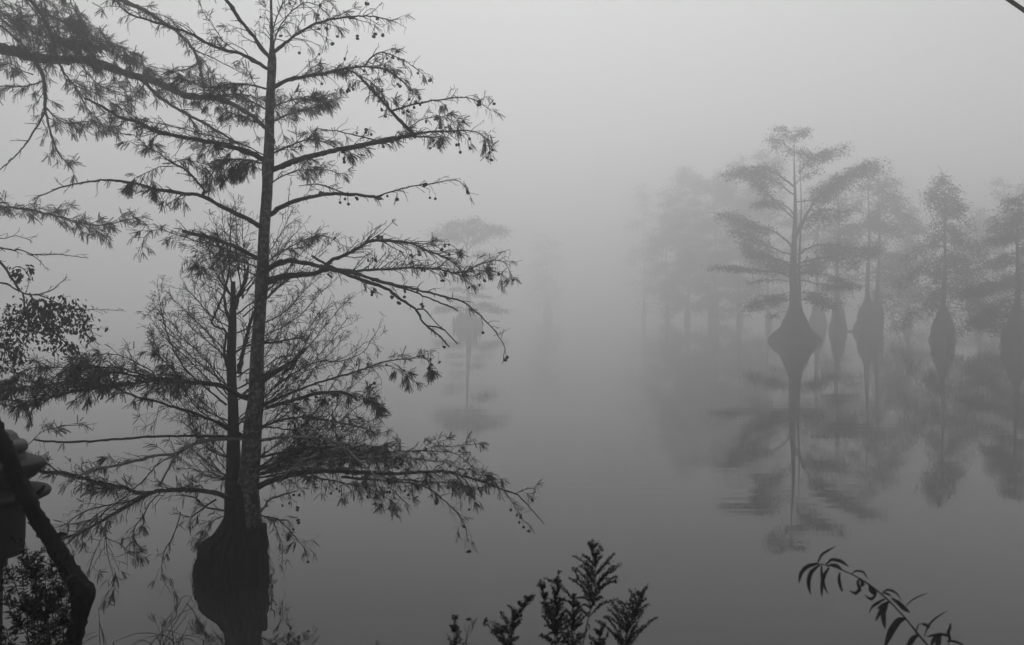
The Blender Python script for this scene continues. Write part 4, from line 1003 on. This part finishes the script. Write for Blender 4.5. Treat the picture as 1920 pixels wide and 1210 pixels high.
def goldenrod(tip, root_px, Y, size, label, seed, plume=110, nr=13, bend=0, wide=1.0):
    R = random.Random(seed)
    S = Y / F
    # stem: from the bank up to the tip
    a = P(root_px, 1215, Y)
    g = Vector((a.x + R.uniform(-.05, .05), Y + R.uniform(-.1, .1), 0)); g.z = ground_z(g.x, g.y)
    t = thing('goldenrod_plant', tuple(g), label, 'wild plant', 'seeding goldenrod along the bank')
    tp = P(tip[0], tip[1], Y)
    rows = [tuple(g), tuple(g.lerp(a, .6) + Vector((R.uniform(-.02, .02), 0, 0))), tuple(a)]
    m1 = a.lerp(tp, .55) + Vector((bend * S, 0, .004)); rows += [tuple(m1), tuple(tp)]
    c = smooth_path(rows, .02)
    ms = Mesher(); ms.tube(c, np.linspace(.0032, .0010, len(c)), 5)
    stem = ms.build('stem', M_WEED, t)
    # leaves on the lower stem
    N = len(c)
    topz = tp.z
    fl_o = []; 
    for i in range(4, N - 2):
        if c[i, 2] < topz - plume * .75 * S and R.random() < .8:
            ml = Mesher(); az = R.uniform(0, 6.28)
            d = Vector((math.cos(az), math.sin(az), .5)); p = Vector(c[i]); L = R.uniform(.03, .055)
            leaf_strip(ml, [p, p + d * L * .5, p + d * L + Vector((0, 0, -.015))], .006, R)
            ml.build('leaf', M_WEED, t)
    # arching seed sprays
    for k in range(nr):
        u = (k + R.random() * .8) / nr
        zz = topz - plume * S * (.05 + 1.05 * u)
        i = int(np.argmin(np.abs(c[:, 2] - zz)))
        if c[i, 2] < g.z + .2: continue
        az = k * 2.4 + R.uniform(-.6, .6)
        L = (8 + 58 * u * wide) * S * R.uniform(.65, 1.2) * size
        d = Vector((math.cos(az), math.sin(az), R.uniform(1.0, 2.2))).normalized()
        p = Vector(c[i]); pts = [p.copy()]
        ns = max(5, int(L / .006))
        for j in range(ns):
            d = (d + (Vector((math.cos(az) * .7, math.sin(az) * .7, -.35)) + rvec(R) * .25) * (1.6 / ns) * (j / ns)).normalized()
            p = p + d * L / ns; pts.append(p.copy())
        ms = Mesher(); ms.tube(pts, np.linspace(.0013, .0006, len(pts)), 3)
        O = []
        for j in range(1, len(pts)):
            if j < len(pts) * .2: continue
            for _ in range(7):
                O.append(tuple(pts[j].lerp(pts[j - 1], R.random()) + rvec(R) * .0022 + Vector((0, 0, .0015))))
        O = np.array(O); rng = np.random.default_rng(seed * 50 + k)
        X, Yv, Z = frames(rng.normal(size=O.shape), rng)
        sc = rng.uniform(.0009, .0024, len(O))[:, None]
        ms.stamp(OC_V, OC_T, O, X * sc * 1.5, Yv * sc, Z * sc)
        ms.build('seed_spray', M_SEED, t, smooth=False)
    # tip florets
    O = []
    for j in range(N):
        if c[j, 2] > topz - plume * .35 * S and j:
            for _ in range(34): O.append(tuple(Vector(c[j]).lerp(Vector(c[j - 1]), R.random()) + rvec(R) * .0026))
    O = np.array(O); rng = np.random.default_rng(seed)
    X, Yv, Z = frames(rng.normal(size=O.shape), rng); sc = rng.uniform(.001, .0024, len(O))[:, None]
    ms = Mesher(); ms.stamp(OC_V, OC_T, O, X * sc, Yv * sc, Z * sc)
    ms.build('seed_tip', M_SEED, t, smooth=False)
    return t
goldenrod((1110, 1013), 1092, 1.95, 1.25, 'tallest goldenrod in the middle, topped by a wide feathery plume', 201, plume=140, nr=36, bend=14, wide=1.15)
goldenrod((1046, 1078), 1040, 2.0, .8, 'goldenrod with a thin upright tip just left of the tallest one', 202, plume=125, nr=32)
goldenrod((1013, 1088), 1048, 2.05, .8, 'goldenrod whose thin tip leans left over its neighbour', 203, plume=125, nr=30, bend=-4)
goldenrod((1003, 1114), 952, 1.95, .8, 'goldenrod whose tip nods to the right at the left of the clump', 204, plume=95, nr=30, bend=-10)
goldenrod((908, 1169), 948, 1.9, .7, 'low goldenrod bowing left with a curled thin tip', 205, plume=60, nr=12, bend=6)
goldenrod((853, 1162), 850, 1.95, .55, 'small lone goldenrod spire left of the clump', 206, plume=55, nr=12)
goldenrod((1208, 1107), 1172, 1.95, 1.0, 'goldenrod with a bushy plume right of the tallest one', 207, plume=118, nr=38, bend=-2, wide=1.5)
goldenrod((1075, 1120), 1075, 2.1, .8, 'short goldenrod filling the base of the clump beneath the tallest', 208, plume=100, nr=30)
goldenrod((1128, 1180), 1120, 1.9, .7, 'lowest goldenrod spray between the tallest and the bushy one', 209, plume=50, nr=12)

def willow_weed():
    R = random.Random(61); Y = 1.85; S = Y / F
    g = P(1840, 1400, Y); gp = Vector((g.x, g.y, ground_z(g.x, g.y)))
    t = thing('drooping_weed', tuple(gp), 'long arching weed with narrow curled leaves at lower right', 'wild plant')
    rows = [tuple(P(x, y, Y)) for x, y in [(1530,1057),(1560,1062),(1590,1074),(1612,1085),(1640,1104),(1668,1128),(1698,1160),(1722,1190),(1745,1218),(1780,1275)]] + [tuple(gp.lerp(P(1780, 1275, Y), .5)), tuple(gp)]
    c = smooth_path(rows, .012)
    ms = Mesher(); ms.tube(c, np.linspace(.0013, .0042, len(c)), 6); ms.build('stem', M_WEED, t)
    LV = [([(1533,1057),(1540,1041),(1552,1033),(1568,1024)], 5), ([(1535,1057),(1515,1062),(1502,1075),(1498,1095)], 8), ([(1537,1060),(1522,1072),(1516,1092),(1520,1116)], 8),
          ([(1540,1060),(1541,1080),(1546,1100),(1553,1115)], 6), ([(1555,1064),(1545,1080),(1541,1100),(1541,1121)], 6), ([(1549,1058),(1558,1050),(1575,1052),(1592,1063)], 6),
          ([(1550,1062),(1565,1059),(1580,1068)], 5), ([(1575,1074),(1573,1085),(1576,1100),(1579,1109),(1585,1103)], 6), ([(1597,1076),(1604,1071),(1619,1073),(1627,1087)], 4),
          ([(1612,1085),(1608,1092),(1612,1106),(1604,1113),(1592,1107)], 6), ([(1614,1086),(1618,1096),(1612,1103)], 9), ([(1625,1093),(1633,1100),(1642,1112),(1634,1124),(1621,1116)], 7),
          ([(1632,1098),(1634,1108),(1643,1118)], 8), ([(1660,1123),(1645,1131),(1634,1140),(1629,1151)], 5), ([(1668,1128),(1657,1138),(1648,1152),(1641,1166)], 7),
          ([(1664,1135),(1657,1148),(1657,1165),(1660,1180)], 9), ([(1668,1128),(1655,1135),(1644,1143)], 6), ([(1672,1122),(1684,1130),(1694,1140),(1706,1149)], 8), ([(1697,1138),(1708,1127),(1722,1119),(1741,1112)], 3.5),
          ([(1653,1112),(1665,1106),(1680,1112),(1691,1127)], 4), ([(1652,1118),(1658,1112),(1672,1118)], 4), ([(1698,1159),(1684,1166),(1672,1182),(1658,1215)], 11), ([(1690,1158),(1678,1166),(1672,1176)], 6),
          ([(1733,1194),(1738,1180),(1750,1163),(1776,1145)], 4.5), ([(1728,1170),(1737,1172),(1745,1178)], 6), ([(1722,1190),(1712,1197),(1705,1208),(1696,1216)], 10), ([(1716,1190),(1722,1172),(1728,1168)], 3),
          ([(1783,1200),(1778,1188),(1781,1178),(1782,1168)], 7), ([(1745,1212),(1752,1198),(1765,1190),(1775,1193)], 7), ([(1775,1203),(1790,1203),(1815,1214)], 4), ([(1765,1190),(1780,1194),(1778,1212)], 6), ([(1738,1194),(1752,1191),(1768,1186)], 4), ([(1757,1215),(1760,1200),(1765,1190)], 9)]
    for pts, w in LV:
        z = R.uniform(-.03, .03)
        ml = Mesher()
        leaf_strip(ml, [P(x, y, Y + z * i / len(pts)) for i, (x, y) in enumerate(pts)], w * 1.15 * S, R)
        ml.build('leaf', M_WEED, t)
willow_weed()

def feathery(tip, root, Y, label, seed, frond_len=45, dense=True, bend=0, name='leafy_weed'):
    """upright weed with narrow leaflets all along and small side shoots"""
    R = random.Random(seed); S = Y / F
    a = P(root[0], root[1], Y); g = Vector((a.x, Y, ground_z(a.x, Y)))
    t = thing(name, tuple(g), label, 'wild plant', 'leafy weeds at the lower left')
    tp = P(tip[0], tip[1], Y)
    mid = a.lerp(tp, .5) + Vector((bend * S, 0, .01))
    c = smooth_path([tuple(g), tuple(a), tuple(mid), tuple(tp)], .012)
    ms = Mesher(); ms.tube(c, np.linspace(.004, .0012, len(c)), 5); ms.build('stem', M_ROOT, t)
    fo = Foliage(); wood = Mesher()
    for i in range(len(c)):
        if c[i, 2] < a.z - .08: continue
        tg = Vector(c[i] - c[i - 1]).normalized() if i else Vector((0, 0, 1))
        for _ in range(2):
            s = tg.cross(rvec(R)).normalized()
            fo.spray(Vector(c[i]), tg * .5 + s, R, 1, .028, .25, .1)
        if dense and R.random() < .55:
            s = tg.cross(rvec(R)).normalized(); d = (tg * .7 + s).normalized(); p = Vector(c[i]); pts = [p.copy()]
            L = frond_len * S * R.uniform(.4, 1.1) * (1 - .5 * i / len(c))
            for j in range(8):
                d = (d + rvec(R) * .08 + Vector((0, 0, -.03))).normalized(); p = p + d * L / 8; pts.append(p.copy())
                for _ in range(3):
                    s2 = d.cross(rvec(R)).normalized()
                    fo.spray(p, d * .6 + s2, R, 1, .018, .2, .1)
            wood.tube(pts, np.linspace(.0015, .0007, len(pts)), 3)
    if wood.n: wood.build('shoots', M_ROOT, t)['kind'] = 'stuff'
    fo.build('leaflets', M_ROOT, t, seed, LF_V, LF_T, width=.22)
feathery((47, 1018), (70, 1140), 2.6, 'dense weed tip rising highest beneath the lantern', 301, 60)
feathery((62, 1040), (88, 1180), 2.7, 'thick dark weed crossing behind the leaning trunk', 302, 60)
feathery((96, 1040), (105, 1210), 2.75, 'weed pressed against the lower side of the leaning trunk', 303, 55)
feathery((20, 1072), (75, 1215), 2.4, 'open feathery weed arching to the left edge', 304, 30, bend=-5)
feathery((5, 1098), (60, 1250), 2.3, 'pinnate frond leaning out at the lower left corner', 305, 34, bend=-6)
feathery((118, 1050), (112, 1230), 2.85, 'slim weed seen through the crook of the leaning trunk', 306, 36)
feathery((12, 1180), (25, 1260), 2.2, 'short weed tip in the very corner of the photo', 307, 22)
feathery((84, 1075), (92, 1225), 2.6, 'weed filling the gap between the dark clump and the leaning trunk', 309, 55)
feathery((40, 1055), (52, 1200), 2.75, 'weed on the lantern side of the dark clump', 310, 55)
feathery((128, 1085), (118, 1240), 2.55, 'weed in front of the lower leaning trunk, below its elbow', 311, 38)
feathery((70, 1062), (64, 1200), 2.8, 'bushy weed at the heart of the dark clump', 308, 60)

def blades():
    Y = 3.2; R = random.Random(71); S = Y / F
    T = [(( 'arching grass tuft with long bent blades left of the black root mass', (325, 1230)), [
          [(303,1215),(315,1190),(340,1150),(365,1110),(378,1085)], [(325,1205),(310,1193),(280,1195),(255,1207),(240,1216)], [(325,1200),(300,1190),(260,1188),(225,1199),(212,1205)],
          [(300,1200),(310,1182),(328,1160),(345,1147),(362,1140),(373,1120),(383,1115)], [(330,1200),(350,1192),(370,1194),(382,1200)], [(328,1206),(348,1198),(362,1202),(378,1214)],
          [(330,1158),(332,1140),(343,1120),(355,1118),(362,1130)], [(350,1132),(362,1145),(372,1165),(385,1178)], [(280,1210),(300,1188),(318,1165),(325,1155)], [(305,1212),(322,1190),(345,1160),(358,1140)],
          [(326,1205),(322,1180),(321,1165)], [(335,1205),(345,1188),(352,1175)], [(290,1212),(265,1200),(245,1210)]]),
         (('thin pointed grass stems with a knotted tip near the leaning trunk', (195, 1230)), [
          [(188,1215),(186,1185),(186,1160),(184,1138)], [(186,1168),(192,1185),(198,1205),(205,1222)], [(196,1218),(193,1195),(188,1172)], [(150,1210),(165,1200),(180,1193),(192,1192)], [(150,1200),(165,1190),(178,1186)]]),
         (('sparse grass wisps rising by the foot of the big cypress', (352, 1235)), [
          [(333,1215),(330,1200),(327,1190)], [(339,1215),(337,1200),(336,1190)], [(345,1212),(342,1200),(339,1192)], [(313,1182),(330,1187),(342,1191)]])]
    for (lab, gp), bl_ in T:
        g = P(gp[0], 1300, Y); g = Vector((g.x, Y, ground_z(g.x, Y)))
        t = thing('grass_tuft', tuple(g), lab, 'grass', 'grass tufts along the water')
        for k, pts in enumerate(bl_):
            rows = [P(x, y, Y + R.uniform(-.02, .02)) for x, y in pts]
            low = max(rows, key=lambda p: -p.z)
            ms = Mesher()
            c = smooth_path([tuple(p) for p in rows], .015)
            ms.tube(c, np.interp(np.linspace(0, 1, len(c)), [0, .6, 1], [.0018, .0014, .0006]), 4)
            if min(pts, key=lambda q: -q[1])[1] > 1195:
                e = rows[0] if pts[0][1] > pts[-1][1] else rows[-1]
                ms.tube([tuple(e), tuple(e.lerp(g, .5)), tuple(g)], [.0026, .0028, .003], 4)
            ms.build('blade', M_WEED, t)
blades()

def water_weed():
    Y = water_Y(1110); R = random.Random(81)
    b = P(512, 1120, Y)
    t = thing('water_weed', (b.x, b.y, 0), 'small leafy weed growing from the waterline against the right side of the black root mass', 'wild plant')
    ms = Mesher(); fo = Foliage()
    for k in range(7):
        p = Vector((b.x + R.uniform(-.08, .04), b.y + R.uniform(-.05, .05), -.02)); d = Vector((R.uniform(-.1, .5), R.uniform(-.3, .3), 1)).normalized(); pts = [p.copy()]
        for j in range(R.randint(5, 10)):
            d = (d + rvec(R) * .12).normalized(); p = p + d * .03; pts.append(p.copy())
            if j > 1: fo.spray(p, d + rvec(R) * .5, R, 2, .045, .6, 0)
        ms.tube(pts, np.linspace(.003, .001, len(pts)), 3)
    ms.build('stems', M_ROOT, t)['kind'] = 'stuff'
    fo.build('leaves', M_ROOT, t, 4, LF_V, LF_T, width=.28)
water_weed()

# ------------------------------------------------------------------ cable across the upper right corner
def cable():
    Y = 7.0; a = P(1500, -265, Y); b = P(1889, -2, Y); c_ = P(1925, 23, Y); d = P(2900, 620, Y + 1)
    ms = Mesher()
    c = smooth_path([tuple(a), tuple(b), tuple(c_), tuple(d)], .3)
    ms.tube(c, np.full(len(c), 3.9 * Y / F), 8)
    tag(ms.build('cable', M_CABLE), 'thick dark cable slanting across the upper right corner of the sky', 'cable')
cable()

for o in list(bpy.data.objects):
    if '_org' in o: del o['_org']
